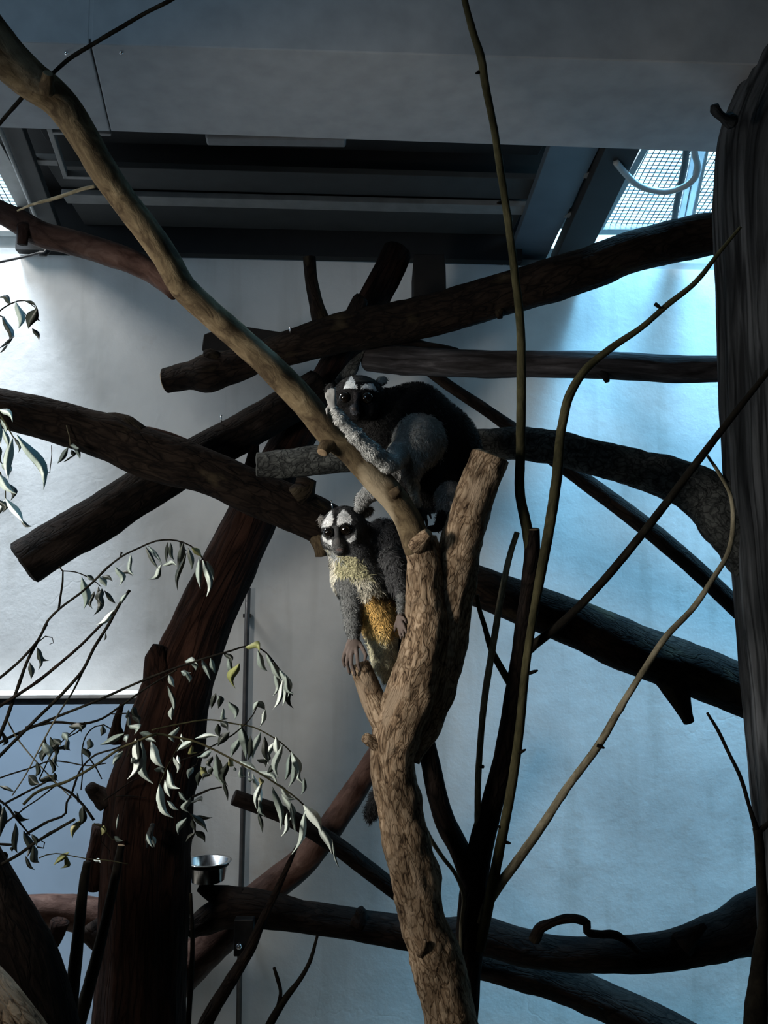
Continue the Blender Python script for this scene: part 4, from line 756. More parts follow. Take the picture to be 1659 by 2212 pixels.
spray('tangle of dark willow twigs and curled leaves against the bluish wall under the ledge', c1, 4.1475, 1.57,
    [([(-120, 890), (0, 832), (280, 740), (450, 680), (600, 690), (780, 722), (950, 700)], twig_bark, 16, 10), ([(30, 1070), (230, 962), (420, 862)], twig_bark, 20, 20), ([(60, 310), (150, 470), (320, 680), (460, 830), (640, 1012)], pale_twig, 14, 10), ([(200, 1112), (330, 1030), (480, 912)], twig_bark, 12, 14), ([(640, 975), (740, 730), (860, 622), (1000, 580), (1120, 535)], twig_bark, 20, 14), ([(240, 1332), (430, 1222), (590, 1145), (598, 1050), (640, 978)], twig_bark, 24, 18), ([(500, 890), (640, 970), (740, 1070), (840, 1210)], twig_bark, 18, 26), ([(725, 940), (740, 780), (738, 560), (772, 450), (850, 372), (930, 355), (990, 390)], twig_bark, 12, 12), ([(810, 668), (860, 740), (912, 842)], twig_bark, 14, 10), ([(350, 845), (400, 740), (440, 650), (600, 460), (760, 330)], twig_bark, 12, 10)],
    [(1215, 480, 1140, 845, 72), (1240, 490, 1232, 690, 48, 'd'), (1160, 360, 1202, 445, 62, 'g'), (1110, 435, 895, 535, 46, 'g'), (1120, 445, 1132, 515, 52, 'g'), (1148, 285, 1182, 405, 28, 'd'), (1188, 190, 1242, 295, 46, 'd'), (915, 365, 908, 458, 26, 'd'), (405, 475, 325, 615, 48, 'd'), (388, 515, 445, 660, 64, 'g'), (450, 465, 505, 645, 54, 'd'), (478, 478, 545, 540, 44, 'd'), (560, 425, 605, 505, 54, 'g'), (598, 475, 628, 585, 44, 'd'), (515, 560, 585, 592, 40, 'd'), (498, 615, 532, 735, 38, 'd'), (440, 645, 462, 795, 38, 'd'), (332, 685, 308, 825, 42, 'd'), (615, 368, 735, 402, 46, 'd'), (805, 478, 770, 585, 48, 'd'), (735, 560, 800, 660, 56, 'd'), (255, 808, 355, 885, 64, 'd'), (345, 850, 505, 900, 52, 'd'), (488, 785, 522, 855, 40, 'd'), (700, 1060, 688, 960, 18, 'd'), (745, 1080, 705, 1260, 60, 'd'), (738, 1200, 652, 1372, 58, 'y'), (420, 560, 380, 690, 50, 'd'), (540, 500, 520, 600, 46, 'd'), (1180, 650, 1215, 690, 40), (1100, 590, 1010, 715, 44, 'g')])
spray('low dark willow sprig with hanging leaves in the lower left corner', c1, 4.1475, 1.54,
    [([(-140, 1690), (0, 1612), (190, 1502), (330, 1402), (500, 1300), (670, 1200)], twig_bark, 32, 26), ([(-60, 1000), (50, 1072), (150, 1200), (270, 1345)], twig_bark, 24, 14), ([(350, 1548), (420, 1520), (500, 1508), (620, 1525), (760, 1552), (1000, 1575), (1150, 1605)], green_bark, 11, 8), ([(-60, 1420), (0, 1425), (120, 1430)], twig_bark, 24, 18), ([(-60, 1330), (40, 1240), (160, 1150), (240, 1090)], twig_bark, 22, 12), ([(330, 1450), (390, 1460), (400, 1410), (370, 1395)], twig_bark, 14, 8)],
    [(-10, 898, 145, 970, 28, 'd'), (125, 1128, 265, 1198, 38, 'd'), (35, 1090, 5, 1355, 76, 'd'), (140, 1235, 152, 1500, 50, 'd'), (212, 1305, 232, 1555, 54, 'd'), (225, 1530, 315, 1655, 28, 'd'), (285, 1335, 322, 1445, 34, 'd'), (298, 1435, 350, 1588, 60, 'd'), (615, 1498, 475, 1615, 48, 'y'), (602, 1535, 540, 1640, 46, 'y'), (-20, 1490, 62, 1578, 40, 'd'), (25, 415, 15, 545, 40, 'd'), (-20, 1050, 20, 1180, 60, 'd'), (130, 1440, 110, 1500, 30, 'd'), (340, 1565, 270, 1530, 40, 'd')])
spray('few stray pale leaves and a bent stalk caught on the leaning trunk', c1, 4.1475, 1.955,
    [([(840, 1240), (930, 1280), (1000, 1380), (1090, 1390)], green_bark, 14, 8), ([(900, 1300), (905, 1400), (980, 1480), (990, 1560)], twig_bark, 9, 6), ([(925, 1035), (1050, 950), (1180, 860), (1260, 825)], brown_bark, 14, 10), ([(1030, 995), (1150, 992), (1310, 1010)], brown_bark, 12, 6)],
    [(1105, 1185, 1172, 1325, 38, 'g'), (935, 1255, 908, 1345, 48, 'y'), (1025, 1355, 1102, 1395, 38, 'g'), (1062, 1155, 1040, 1295, 18), (838, 1568, 895, 1592, 26), (1315, 1335, 1380, 1450, 46, 'g')])
# ------------------------------------------------------------------ the two monkeys: one continuous skin each, fur on top
def in_poly(px, py, poly):
    r = np.zeros(len(px), bool); n = len(poly)
    for i in range(n):
        x0, y0 = poly[i]; x1, y1 = poly[(i+1) % n]
        c = ((y0 > py) != (y1 > py))
        with np.errstate(divide='ignore', invalid='ignore'):
            xi = (x1-x0)*(py-y0)/(y1-y0) + x0
        r ^= c & (px < xi)
    return r
class Skin:
    """smooth union of tapered capsules and ellipsoids, meshed as one closed surface (surface nets)"""
    def __init__(self, d0): self.d0 = d0; self.s = d0/F; self.prims = []; self.cuts = []
    def P(self, p): return np.array(at(p[0], p[1], self.d0 + p[2]*self.s))
    def cone(self, a, b, ra, rb, tag, k=8): self.prims.append(('c', self.P(a), self.P(b), ra*self.s, rb*self.s, k*self.s, tag))
    def chain(self, pts, tag, k=6):
        for a, b in zip(pts[:-1], pts[1:]): self.cone(a[:3], b[:3], a[3], b[3], tag, k)
    def ell(self, c, r, tag, k=8, roll=0.0):
        ca, sa_ = math.cos(roll), math.sin(roll)
        ax = np.array([[ca, 0, -sa_], [0, 1, 0], [sa_, 0, ca]])     # x to the right, y into depth, z up; roll turns clockwise in view
        self.prims.append(('e', self.P(c), np.array([r[0], r[2], r[1]])*self.s, ax, k*self.s, tag))
    def cut(self, c, r, k=3): self.cuts.append((self.P(c), r*self.s, k*self.s))
    def dist(self, q, X):
        if q[0] == 'c':
            a, b, ra, rb = q[1:5]; ab = b-a; t = np.clip(((X-a)@ab)/max(ab@ab, 1e-9), 0, 1)
            return np.linalg.norm(X-a-t[..., None]*ab, axis=-1) - (ra+(rb-ra)*t)
        c, r, ax = q[1:4]; L = (X-c)@ax.T
        k0 = np.linalg.norm(L/r, axis=-1); k1 = np.linalg.norm(L/(r*r), axis=-1)
        return k0*(k0-1)/np.maximum(k1, 1e-6)
    def bounds(self, q, m):
        if q[0] == 'c':
            r = max(q[3], q[4])+m; return np.minimum(q[1], q[2])-r, np.maximum(q[1], q[2])+r
        r = q[2].max()+m; return q[1]-r, q[1]+r
    def mesh(self, h):
        lo = np.min([self.bounds(q, 4*h)[0] for q in self.prims], 0); hi = np.max([self.bounds(q, 4*h)[1] for q in self.prims], 0)
        n = np.ceil((hi-lo)/h).astype(int)+1
        Fd = np.full(n, 0.05, np.float32)
        def block(l, u):
            i0 = np.clip(((l-lo)/h).astype(int), 0, n-1); i1 = np.clip(((u-lo)/h).astype(int)+2, 1, n)
            g = np.stack(np.meshgrid(*[lo[d]+h*np.arange(i0[d], i1[d]) for d in range(3)], indexing='ij'), -1)
            return tuple(slice(i0[d], i1[d]) for d in range(3)), g
        for q in self.prims:
            k = q[5] if q[0] == 'c' else q[4]
            sl, g = block(*self.bounds(q, k+3*h)); d = self.dist(q, g).astype(np.float32); o = Fd[sl]
            hh = np.clip(0.5+0.5*(o-d)/k, 0, 1); Fd[sl] = o*(1-hh)+d*hh - k*hh*(1-hh)
        for c, r, k in self.cuts:
            sl, g = block(c-r-4*k, c+r+4*k); d = -(np.linalg.norm(g-c, axis=-1)-r); o = Fd[sl]
            hh = np.clip(0.5-0.5*(o-d)/k, 0, 1); Fd[sl] = o*(1-hh)+d*hh + k*hh*(1-hh)
        ins = Fd < 0
        cs = [ins[a:n[0]-1+a, b:n[1]-1+b, c:n[2]-1+c] for a in (0, 1) for b in (0, 1) for c in (0, 1)]
        cnt = sum(c.astype(np.int8) for c in cs); act = (cnt > 0) & (cnt < 8)
        I = np.argwhere(act); idx = -np.ones(act.shape, np.int64); idx[tuple(I.T)] = np.arange(len(I))
        corners = [np.array((a, b, c)) for a in (0, 1) for b in (0, 1) for c in (0, 1)]
        vals = [Fd[tuple((I+c).T)] for c in corners]
        acc = np.zeros((len(I), 3)); num = np.zeros(len(I))
        for i in range(8):
            for j in range(i+1, 8):
                if np.abs(corners[i]-corners[j]).sum() != 1: continue
                a, b = vals[i], vals[j]; m = (a < 0) != (b < 0)
                t = np.where(m, a/np.where(m, a-b, 1), 0)[:, None]
                acc += np.where(m[:, None], corners[i]+(corners[j]-corners[i])*t, 0); num += m
        V = lo + h*(I + acc/num[:, None])
        quads = []
        for ax in range(3):
            o1, o2 = [d for d in range(3) if d != ax]
            a = ins; sh = [slice(None)]*3; sh[ax] = slice(0, -1); sh2 = [slice(None)]*3; sh2[ax] = slice(1, None)
            A = a[tuple(sh)]; B = a[tuple(sh2)]
            E = np.argwhere(A != B)
            ok = (E[:, o1] > 0) & (E[:, o2] > 0) & (E[:, o1] < n[o1]-1) & (E[:, o2] < n[o2]-1); E = E[ok]
            fl = A[tuple(E.T)]
            e1 = np.zeros(3, int); e1[o1] = 1; e2 = np.zeros(3, int); e2[o2] = 1
            q = np.stack([idx[tuple((E-e1-e2).T)], idx[tuple((E-e2).T)], idx[tuple(E.T)], idx[tuple((E-e1).T)]], 1)
            if ax == 1: fl = ~fl
            q[~fl] = q[~fl][:, ::-1]; quads.append(q)
        Q = np.concatenate(quads); Q = Q[(Q >= 0).all(1)]
        return V, Q
    def tags(self, V):
        D = np.stack([self.dist(q, V) for q in self.prims]); names = np.array([q[-1] for q in self.prims]); return names[D.argmin(0)]
def vnormals(V, Q):
    fn = np.cross(V[Q[:, 2]]-V[Q[:, 0]], V[Q[:, 3]]-V[Q[:, 1]]); vn = np.zeros_like(V)
    for i in range(4): np.add.at(vn, Q[:, i], fn)
    return vn/np.maximum(np.linalg.norm(vn, axis=1), 1e-12)[:, None], np.linalg.norm(fn, axis=1)*0.5
def fur_material(name, rough, fur):
    m, nt, b = nodes_of(name); L = nt.links.new
    a = N(nt, 'ShaderNodeAttribute', attribute_name='coat'); L(a.outputs['Color'], b.inputs['Base Color'])
    b.inputs['Roughness'].default_value = rough; b.inputs['Specular IOR Level'].default_value = 0.15
    if fur:
        s = N(nt, 'ShaderNodeAttribute', attribute_name='lie'); L(s.outputs['Vector'], b.inputs['Normal'])
    return m
skin_mat = fur_material('monkey_skin', 0.75, False); fur_mat = fur_material('monkey_fur', 0.7, True)
m, nt, b = nodes_of('monkey_eye'); b.inputs['Base Color'].default_value = (0.004, 0.003, 0.002, 1); b.inputs['Roughness'].default_value = 0.05
b.inputs['Specular IOR Level'].default_value = 0.6
eye_mat = m
nose_mat = plain('monkey_nose', (0.05, 0.045, 0.045), 0.45, 0, 0.3, 300, 0.1); claw_mat = plain('monkey_claw', (0.015, 0.012, 0.01), 0.35, 0, 0.2, 200, 0.05)
def npr(a): return np.array(a, float)
def build_monkey(name, label, sk, base, coat, hair, nfur, seed, h):
    V, Q = sk.mesh(h)
    vn, fa = vnormals(V, Q)
    for _ in range(2):      # soften the net a little
        S = np.zeros_like(V); c = np.zeros(len(V))
        for i in range(4):
            np.add.at(S, Q[:, i], V[Q[:, (i+1) % 4]]); np.add.at(c, Q[:, i], 1)
        V = V*0.55 + 0.45*S/np.maximum(c, 1)[:, None]
    vn, fa = vnormals(V, Q); T = sk.tags(V); px, py = proj_np(V)
    rng = np.random.default_rng(seed)
    Cc = coat(T, px, py, vn, rng)
    root = empty(name, base, label, 'monkey', 'night monkeys in the branches')
    o = link_mesh('body', V.tolist(), Q.tolist(), skin_mat, root)
    ca = o.data.attributes.new('coat', 'FLOAT_COLOR', 'POINT'); ca.data.foreach_set('color', np.c_[Cc*0.7, np.ones(len(V))].ravel())
    # fur: short blades lying along the coat
    L, W_ = hair(T, px, py)            # length, relative density per vertex
    wgt = fa*W_[Q].mean(1); cum = np.cumsum(wgt)/wgt.sum()
    fi = np.searchsorted(cum, rng.random(nfur)); a, b_ = rng.random((2, nfur, 1))
    q = Q[fi]
    def lerp(A): return (A[q[:, 0]]*(1-a)+A[q[:, 1]]*a)*(1-b_) + (A[q[:, 3]]*(1-a)+A[q[:, 2]]*a)*b_
    p = lerp(V); nn = lerp(vn); nn /= np.linalg.norm(nn, axis=1)[:, None]
    ll = lerp(L[:, None])*rng.uniform(0.6, 1.25, (nfur, 1))
    fx, fy = proj_np(p); tg = T[q[:, 0]]
    cc = coat(tg, fx, fy, nn, rng)*rng.uniform(0.7, 1.35, (nfur, 1))
    down = np.array([0, 0, -1.0]); fl = down - nn*(nn@down)[:, None] + rng.normal(0, 0.45, (nfur, 3))
    cl = np.stack([np.sin(p@k+ph) for k, ph in zip(rng.normal(0, 260, (3, 3)), (0.3, 1.7, 4.0))], 1); fl += 0.55*cl
    cc *= (1 + 0.30*np.sin(p@rng.normal(0, 240, 3))*np.sin(p@rng.normal(0, 300, 3)))[:, None]
    fl -= nn*(fl*nn).sum(1)[:, None]; fl /= np.maximum(np.linalg.norm(fl, axis=1), 1e-6)[:, None]
    d1 = nn*0.55 + fl*0.85; d1 /= np.linalg.norm(d1, axis=1)[:, None]; d2 = nn*0.2 + fl; d2 /= np.linalg.norm(d2, axis=1)[:, None]
    side = np.cross(d1, nn); side /= np.maximum(np.linalg.norm(side, axis=1), 1e-6)[:, None]
    wd = 0.00052
    m1 = p + d1*ll*0.5; tip = m1 + d2*ll*0.5
    off = np.array(base)
    FV = np.stack([p-side*wd-nn*0.0006, p+side*wd-nn*0.0006, m1+side*wd*0.8, m1-side*wd*0.8, tip], 1) - off
    k = np.arange(nfur)*5
    FF = np.concatenate([np.stack([k, k+1, k+2, k, k+2, k+3, k+3, k+2, k+4], 1)]).reshape(-1, 3)
    me = bpy.data.meshes.new('fur'); me.vertices.add(nfur*5); me.vertices.foreach_set('co', FV.ravel())
    me.loops.add(len(FF)*3); me.loops.foreach_set('vertex_index', FF.ravel().astype(np.int32))
    me.polygons.add(len(FF)); me.polygons.foreach_set('loop_start', np.arange(0, len(FF)*3, 3, dtype=np.int32)); me.update(calc_edges=True)
    me.materials.append(fur_mat)
    fa_ = me.attributes.new('coat', 'FLOAT_COLOR', 'POINT'); fa_.data.foreach_set('color', np.repeat(np.c_[cc, np.ones(nfur)], 5, 0).ravel())
    ln = nn*0.8 + rng.normal(0, 0.25, nn.shape); ln /= np.linalg.norm(ln, axis=1)[:, None]
    fb = me.attributes.new('lie', 'FLOAT_VECTOR', 'POINT'); fb.data.foreach_set('vector', np.repeat(ln, 5, 0).ravel())
    fo = bpy.data.objects.new('fur', me); COL.objects.link(fo); fo.parent = root; fo['kind'] = 'stuff'
    return root
def sphere_part(name, root, c, r, mat, flat=(1, 1, 1), seg=24):
    mb = MB(); c = Vector(c)
    prof = [(max(1e-5, math.sin(math.pi*i/14))*r, -math.cos(math.pi*i/14)*r) for i in range(15)]
    mb.lathe(c, (0, -1, 0), prof, seg)
    mb.v = [c + Vector(((v-c).x*flat[0], (v-c).y*flat[1], (v-c).z*flat[2])) for v in mb.v]
    return mb.build(name, mat, root, True)
def digits(sk, fingers, tag, r0, r1, k=1.5):
    for f in fingers:
        n = len(f); sk.chain([(x, y, z, r0+(r1-r0)*i/(n-1)) for i, (x, y, z) in enumerate(f)], tag, k)
def claws(root, sk, fingers):
    for f in fingers:
        a = Vector(sk.P(f[-2])); b = Vector(sk.P(f[-1])); d = (b-a).normalized()
        mb = MB(); mb.tube([b - d*0.001, b + d*0.0022, b + d*0.0042 + Vector((0, 0.0012, -0.0006))], [0.0019, 0.0016, 0.0004], 8); mb.build('claw', claw_mat, root, True)

# ---- the pale-bellied monkey clutching the stub
M1 = Skin(1.76)
M1.ell((744, 1143, 0), (49, 50, 48), 'head', roll=-0.12)
M1.ell((729, 1128, -32), (31, 18, 16), 'head', 6)
M1.ell((731, 1176, -44), (17, 18, 18), 'face', 8); M1.ell((729, 1171, -58), (8, 6, 7), 'face', 5); M1.ell((735, 1190, -48), (12, 8, 12), 'face', 5)
M1.ell((709, 1166, -32), (16, 20, 18), 'face', 8); M1.ell((757, 1163, -32), (19, 21, 18), 'face', 8); M1.cone((728, 1140, -48), (729, 1168, -58), 6, 6, 'face', 5)
M1.ell((766, 1192, -12), (38, 26, 30), 'head', 10, 0.3)
M1.ell((695, 1124, 2), (9, 12, 6), 'ear', 4); M1.ell((790, 1106, 8), (18, 12, 8), 'ear', 6, -0.4)
M1.cone((752, 1180, 8), (772, 1240, 8), 44, 54, 'torso', 20)
M1.ell((776, 1252, 2), (52, 56, 46), 'torso', 16)
M1.ell((828, 1188, 42), (54, 66, 46), 'back', 24); M1.cone((840, 1180, 50), (862, 1330, 50), 48, 44, 'back', 20)
M1.cone((790, 1268, 4), (822, 1350, 4), 50, 36, 'torso', 16); M1.cone((822, 1350, 4), (830, 1432, 8), 37, 24, 'torso', 12); M1.cone((830, 1432, 8), (834, 1466, 10), 22, 8, 'torso', 8)
# arm on the viewer's left, reaching down to the stub
M1.chain([(756, 1262, -18, 28), (760, 1312, -34, 21), (762, 1350, -44, 17), (764, 1378, -54, 12)], 'arm', 10)
M1.ell((763, 1392, -62), (16, 13, 8), 'hand', 6)
f1 = [[(752, 1394, -64), (745, 1410, -66), (741, 1424, -60), (744, 1438, -54)], [(757, 1398, -67), (752, 1414, -74), (749, 1432, -74), (755, 1453, -68)], [(763, 1399, -68), (759, 1416, -78), (759, 1434, -80), (767, 1456, -76)], [(769, 1398, -67), (771, 1414, -80), (773, 1432, -84), (777, 1446, -80)], [(776, 1388, -60), (784, 1402, -70), (790, 1415, -78), (788, 1426, -80)]]
digits(M1, f1, 'hand', 5.0, 3.6)
# arm on the viewer's right, hand laid on the trunk
M1.chain([(848, 1214, -8, 30), (862, 1258, -26, 22), (868, 1284, -44, 14)], 'upper', 12); M1.chain([(868, 1284, -44, 13), (866, 1322, -84, 8)], 'arm', 6)
M1.ell((864, 1338, -92), (9, 11, 6), 'hand', 5)
f2 = [[(865, 1332, -96), (872, 1336, -104), (877, 1343, -108)], [(865, 1340, -98), (872, 1352, -108), (878, 1366, -114)], [(863, 1344, -98), (868, 1358, -106), (872, 1374, -112)], [(860, 1346, -96), (862, 1360, -104), (866, 1378, -108)], [(858, 1342, -94), (854, 1352, -98), (853, 1361, -98)]]
digits(M1, f2, 'hand', 4.0, 2.8)
# haunch, shank and foot behind the trunk, tail hanging down beside it
M1.ell((888, 1395, 62), (40, 58, 36), 'back', 16); M1.cone((905, 1430, 60), (900, 1520, 26), 22, 11, 'back', 8); M1.ell((890, 1530, 10), (20, 9, 10), 'hand', 5)
M1.chain([(880, 1450, 60, 15), (884, 1560, 50, 14), (856, 1660, 30, 14), (820, 1722, 16, 16), (804, 1752, 10, 13), (798, 1768, 8, 5)], 'tail', 8)
M1.cut((709, 1150, -62), 11.5); M1.cut((747, 1144, -63), 13)
browL = [(694, 1139), (699, 1125), (716, 1103), (719, 1117), (720, 1131), (712, 1137)]; browR = [(726, 1135), (728, 1116), (742, 1100), (754, 1110), (761, 1122), (758, 1131), (742, 1130), (732, 1136)]
chkL = [(695, 1154), (702, 1162), (708, 1167), (717, 1166), (717, 1180), (706, 1172), (697, 1168)]; chkR = [(769, 1141), (772, 1150), (767, 1165), (755, 1174), (747, 1166), (756, 1163), (764, 1155)]
jawL = [(698, 1170), (706, 1174), (730, 1202), (742, 1214), (722, 1208)]
def coat1(T, px, py, n, rng):
    c = np.tile(npr((0.095, 0.10, 0.10)), (len(px), 1))
    jx = px + rng.normal(0, 2.2, len(px)); jy = py + rng.normal(0, 3.0, len(px)); front = n[:, 1] < 0.25
    arm = (T == 'arm'); c[arm] = (0.17, 0.18, 0.18)
    c[T == 'upper'] = (0.065, 0.068, 0.072); c[T == 'back'] = (0.028, 0.030, 0.034)
    tor = (T == 'torso') & front
    cream = tor & ((jy > 1292) | (jx < 772 + (jy-1205)*0.80)); c[cream] = (0.76, 0.73, 0.60)
    thr = cream & (jy < 1250) & (jx > 728); c[thr] = (0.48, 0.46, 0.28)
    og = tor & (jy > 1296) & (jy < 1392 - np.abs(jx-826)*0.6) & (jx > 779); t = np.clip((jy-1355)/40, 0, 1)[:, None]
    oc = npr((0.95, 0.60, 0.20))*(1-t) + npr((0.82, 0.70, 0.36))*t; c[og] = oc[og]
    br = tor & (jy > 1284) & (jy < 1300) & (jx > 800); c[br] = (0.20, 0.12, 0.04)
    lw = cream & ~og & (jy > 1330); c[lw] = (0.78, 0.75, 0.54)
    hd = (T == 'head') | (T == 'face'); c[hd] = (0.065, 0.068, 0.072)
    c[hd & (py < 1112)] = (0.05, 0.052, 0.055)
    kx = px + rng.normal(0, 0.7, len(px)); ky = py + rng.normal(0, 0.7, len(px)); ff = hd & (n[:, 1] < 0.2)
    mz = ff & (np.hypot(kx-731, (ky-1178)*0.9) < 15); c[mz] = (0.11, 0.113, 0.115)
    for pg in (browL, browR): c[ff & in_poly(kx, ky, pg)] = (0.92, 0.95, 0.97)
    for pg in (chkL, chkR): c[ff & in_poly(kx, ky, pg)] = (0.84, 0.88, 0.90)
    c[((T == 'torso') | ff) & front & in_poly(jx, jy, jawL)] = (0.42, 0.45, 0.46)
    c[ff & (np.abs(kx-(727-(ky-1100)*0.12)) < 4.5) & (ky < 1136)] = (0.008, 0.008, 0.01)
    c[ff & ((np.hypot(kx-709, ky-1150) < 13) | (np.hypot(kx-747, ky-1144) < 15))] = (0.012, 0.011, 0.011)
    c[ff & (np.hypot(kx-730, ky-1169) < 5)] = (0.11, 0.105, 0.105)
    c[ff & (np.abs(ky-1187) < 2) & (np.abs(kx-734) < 6)] = (0.22, 0.15, 0.14)
    c[T == 'ear'] = (0.17, 0.165, 0.155)
    hn = T == 'hand'; c[hn] = (0.17, 0.135, 0.12)
    c[T == 'tail'] = (0.02, 0.021, 0.023)
    return c
def hair1(T, px, py):
    L = np.full(len(px), 0.0125); Wt = np.ones(len(px))
    f = (T == 'face') | (T == 'head'); L[f] = 0.003; Wt[f] = 2.2
    near = f & (np.hypot(px-730, py-1158) < 34); L[near] = 0.0018
    ey = f & ((np.hypot(px-709, py-1150) < 12) | (np.hypot(px-747, py-1144) < 14) | (np.hypot(px-730, py-1170) < 7)); Wt[ey] = 0.0
    L[T == 'ear'] = 0.007; L[T == 'arm'] = 0.006; L[T == 'tail'] = 0.014; Wt[T == 'tail'] = 1.3; Wt[T == 'hand'] = 0.0
    return L, Wt
r1 = build_monkey('night_monkey', 'pale-bellied grey monkey with an orange belly band clutching the forked tree', M1, tuple(at(832, 1470, 1.76)), coat1, hair1, 42000, 5, 0.0019)
for c, r in (((709.5, 1150, -45), 11.6), ((746.8, 1143.6, -44), 13.4)): sphere_part('eye', r1, M1.P(c), r*M1.s, eye_mat)
sphere_part('nose', r1, M1.P((729, 1170.5, -61)), 5.2*M1.s, nose_mat, (1.1, 0.8, 0.75))
claws(r1, M1, f1); claws(r1, M1, f2)

# ---- the dark monkey hunched in the fork above
M2 = Skin(1.76)
M2.ell((898, 918, 28), (80, 92, 78), 'body', 20); M2.ell((942, 985, 32), (100, 118, 84), 'body', 24); M2.ell((905, 1040, 30), (70, 70, 60), 'body', 20)
M2.cone((790, 880, -8), (868, 915, 18), 46, 72, 'body', 24); M2.ell((822, 960, -4), (56, 70, 50), 'body', 20)
M2.ell((775, 862, -30), (57, 50, 50), 'head', 10, 0.06); M2.ell((776, 838, -58), (36, 18, 18), 'head', 8)
M2.ell((767, 890, -76), (18, 18, 20), 'face', 8); M2.ell((765, 883, -92), (8, 7, 7), 'face', 5); M2.ell((770, 902, -82), (12, 7, 10), 'face', 5); M2.cone((770, 855, -80), (766, 880, -92), 7, 6, 'face', 6)
M2.ell((742, 882, -62), (18, 20, 18), 'face', 8); M2.ell((797, 884, -62), (20, 20, 18), 'face', 8)
M2.ell((713, 842, -12), (12, 16, 7), 'ear', 5, 0.4); M2.ell((824, 823, -10), (14, 11, 7), 'ear', 5, -0.5)
# long pale forearm laid up along the limb
M2.chain([(866, 980, -50, 28), (838, 1002, -160, 17), (803, 976, -186, 17), (767, 940, -206, 14), (735, 904, -222, 11), (722, 884, -226, 8)], 'forearm', 8)
M2.ell((717, 868, -228), (9, 13, 6), 'palehand', 4)
g1 = [[(714, 862, -230), (711, 852, -232), (710, 842, -230)], [(718, 860, -230), (717, 848, -232), (716, 838, -230)], [(721, 862, -230), (722, 850, -233), (722, 841, -232)], [(711, 868, -230), (706, 858, -232), (704, 850, -230)], [(712, 878, -228), (706, 884, -230), (707, 894, -232)]]
digits(M2, g1, 'palehand', 4.0, 2.8)
# shoulder, upper arm, thin forearm and hand on the viewer's right
M2.ell((905, 955, -44), (56, 58, 40), 'shoulder', 10); M2.cone((905, 960, -46), (888, 1024, -66), 44, 20, 'shoulder', 10)
M2.chain([(888, 1024, -68, 16), (894, 1052, -74, 11), (902, 1092, -82, 8)], 'wrist', 6)
M2.ell((911, 1108, -86), (12, 12, 7), 'hand', 5)
g2 = [[(905, 1112, -92), (900, 1122, -98), (899, 1132, -98)], [(909, 1114, -92), (906, 1126, -100), (906, 1138, -100)], [(914, 1114, -92), (913, 1128, -100), (914, 1140, -100)], [(919, 1112, -90), (921, 1124, -98), (922, 1134, -98)], [(920, 1104, -88), (927, 1108, -94), (930, 1116, -96)]]
digits(M2, g2, 'hand', 3.8, 2.8)
M2.ell((970, 1078, -34), (30, 40, 28), 'knee', 10); M2.cone((968, 1096, -38), (948, 1134, -40), 20, 10, 'body', 8); M2.ell((938, 1142, -48), (18, 8, 8), 'hand', 5)
M2.chain([(838, 1022, 0, 30), (806, 1058, -8, 20), (782, 1082, -12, 15), (774, 1100, -14, 9)], 'shin', 8)
M2.chain([(990, 1080, 60, 18), (1000, 1160, 62, 14), (1000, 1280, 50, 14), (975, 1400, 40, 15), (960, 1480, 40, 9)], 'tail', 8)
M2.cut((745, 859, -90), 12.5); M2.cut((793, 860, -90), 13.5)
b2L = [(740, 842), (748, 826), (759, 812), (765, 822), (774, 840), (764, 838), (752, 838)]; b2R = [(778, 839), (786, 830), (806, 828), (815, 846), (803, 841), (790, 839)]
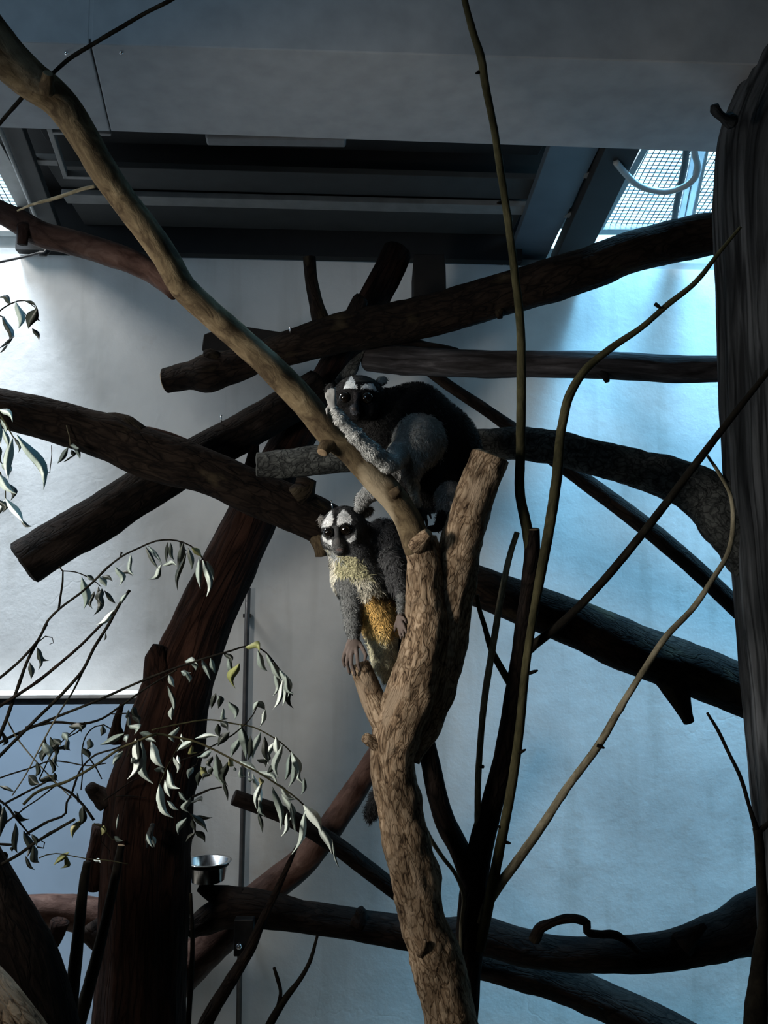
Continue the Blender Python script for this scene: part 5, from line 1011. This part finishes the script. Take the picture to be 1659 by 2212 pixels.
def coat2(T, px, py, n, rng):
    c = np.tile(npr((0.005, 0.005, 0.005)), (len(px), 1))  # shadow over this monkey is put into the near-black fur colour
    c[T == 'body'] = (0.0045, 0.0047, 0.005)
    jx = px + rng.normal(0, 2.0, len(px)); jy = py + rng.normal(0, 2.0, len(px))
    c[T == 'shoulder'] = (0.28, 0.29, 0.285); c[T == 'knee'] = (0.22, 0.225, 0.225); c[T == 'wrist'] = (0.62, 0.60, 0.52)  # paler fur here and below holds the light on shoulder, knee and arms
    c[T == 'forearm'] = (0.50, 0.52, 0.51); c[T == 'palehand'] = (0.42, 0.43, 0.42); c[T == 'shin'] = (0.30, 0.31, 0.31)
    hd = (T == 'head') | (T == 'face'); c[hd] = (0.006, 0.006, 0.0065)  # shaded face: its shadow is put into the colour
    ff = hd & (n[:, 1] < 0.2); kx = px + rng.normal(0, 0.8, len(px)); ky = py + rng.normal(0, 0.8, len(px))
    c[ff & (ky < 824) & (ky > 800)] = (0.05, 0.052, 0.05)
    for pg in (b2L, b2R): c[ff & in_poly(kx, ky, pg)] = (0.85, 0.92, 0.96)
    c[ff & (np.abs(kx-770) < 6) & (ky > 846) & (ky < 880)] = (0.04, 0.036, 0.038)
    c[ff & (np.hypot((kx-766), (ky-884)*0.8) < 10)] = (0.055, 0.06, 0.07)
    c[ff & ((np.hypot(kx-745, ky-859) < 14) | (np.hypot(kx-793, ky-860) < 15))] = (0.006, 0.006, 0.006)
    e = T == 'ear'; c[e] = (0.03, 0.03, 0.03); c[e & (jx > 816)] = (0.35, 0.36, 0.36)
    c[T == 'hand'] = (0.03, 0.024, 0.022); c[T == 'tail'] = (0.012, 0.012, 0.013)
    return c
def hair2(T, px, py):
    L = np.full(len(px), 0.010); Wt = np.ones(len(px))
    f = (T == 'face') | (T == 'head'); L[f] = 0.003; Wt[f] = 1.8
    ey = f & ((np.hypot(px-745, py-859) < 13) | (np.hypot(px-793, py-860) < 14) | (np.hypot(px-765, py-883) < 8)); Wt[ey] = 0.0
    for t in ('forearm', 'wrist', 'shin'): L[T == t] = 0.0055; Wt[T == t] = 2.6
    L[T == 'ear'] = 0.006; L[T == 'tail'] = 0.013; Wt[(T == 'hand') | (T == 'palehand')] = 0.0
    return L, Wt
r2 = build_monkey('night_monkey', 'dark monkey with white brow spots hunched in the fork above the paler one', M2, tuple(at(940, 1120, 1.76)), coat2, hair2, 45000, 9, 0.0021)
for c, r in (((745.2, 859, -73), 12.4), ((792.6, 860, -73), 13.4)): sphere_part('eye', r2, M2.P(c), r*M2.s, eye_mat)
sphere_part('nose', r2, M2.P((765, 883, -96)), 6*M2.s, nose_mat, (1.1, 0.8, 0.8))
claws(r2, M2, g2); claws(r2, M2, g1)
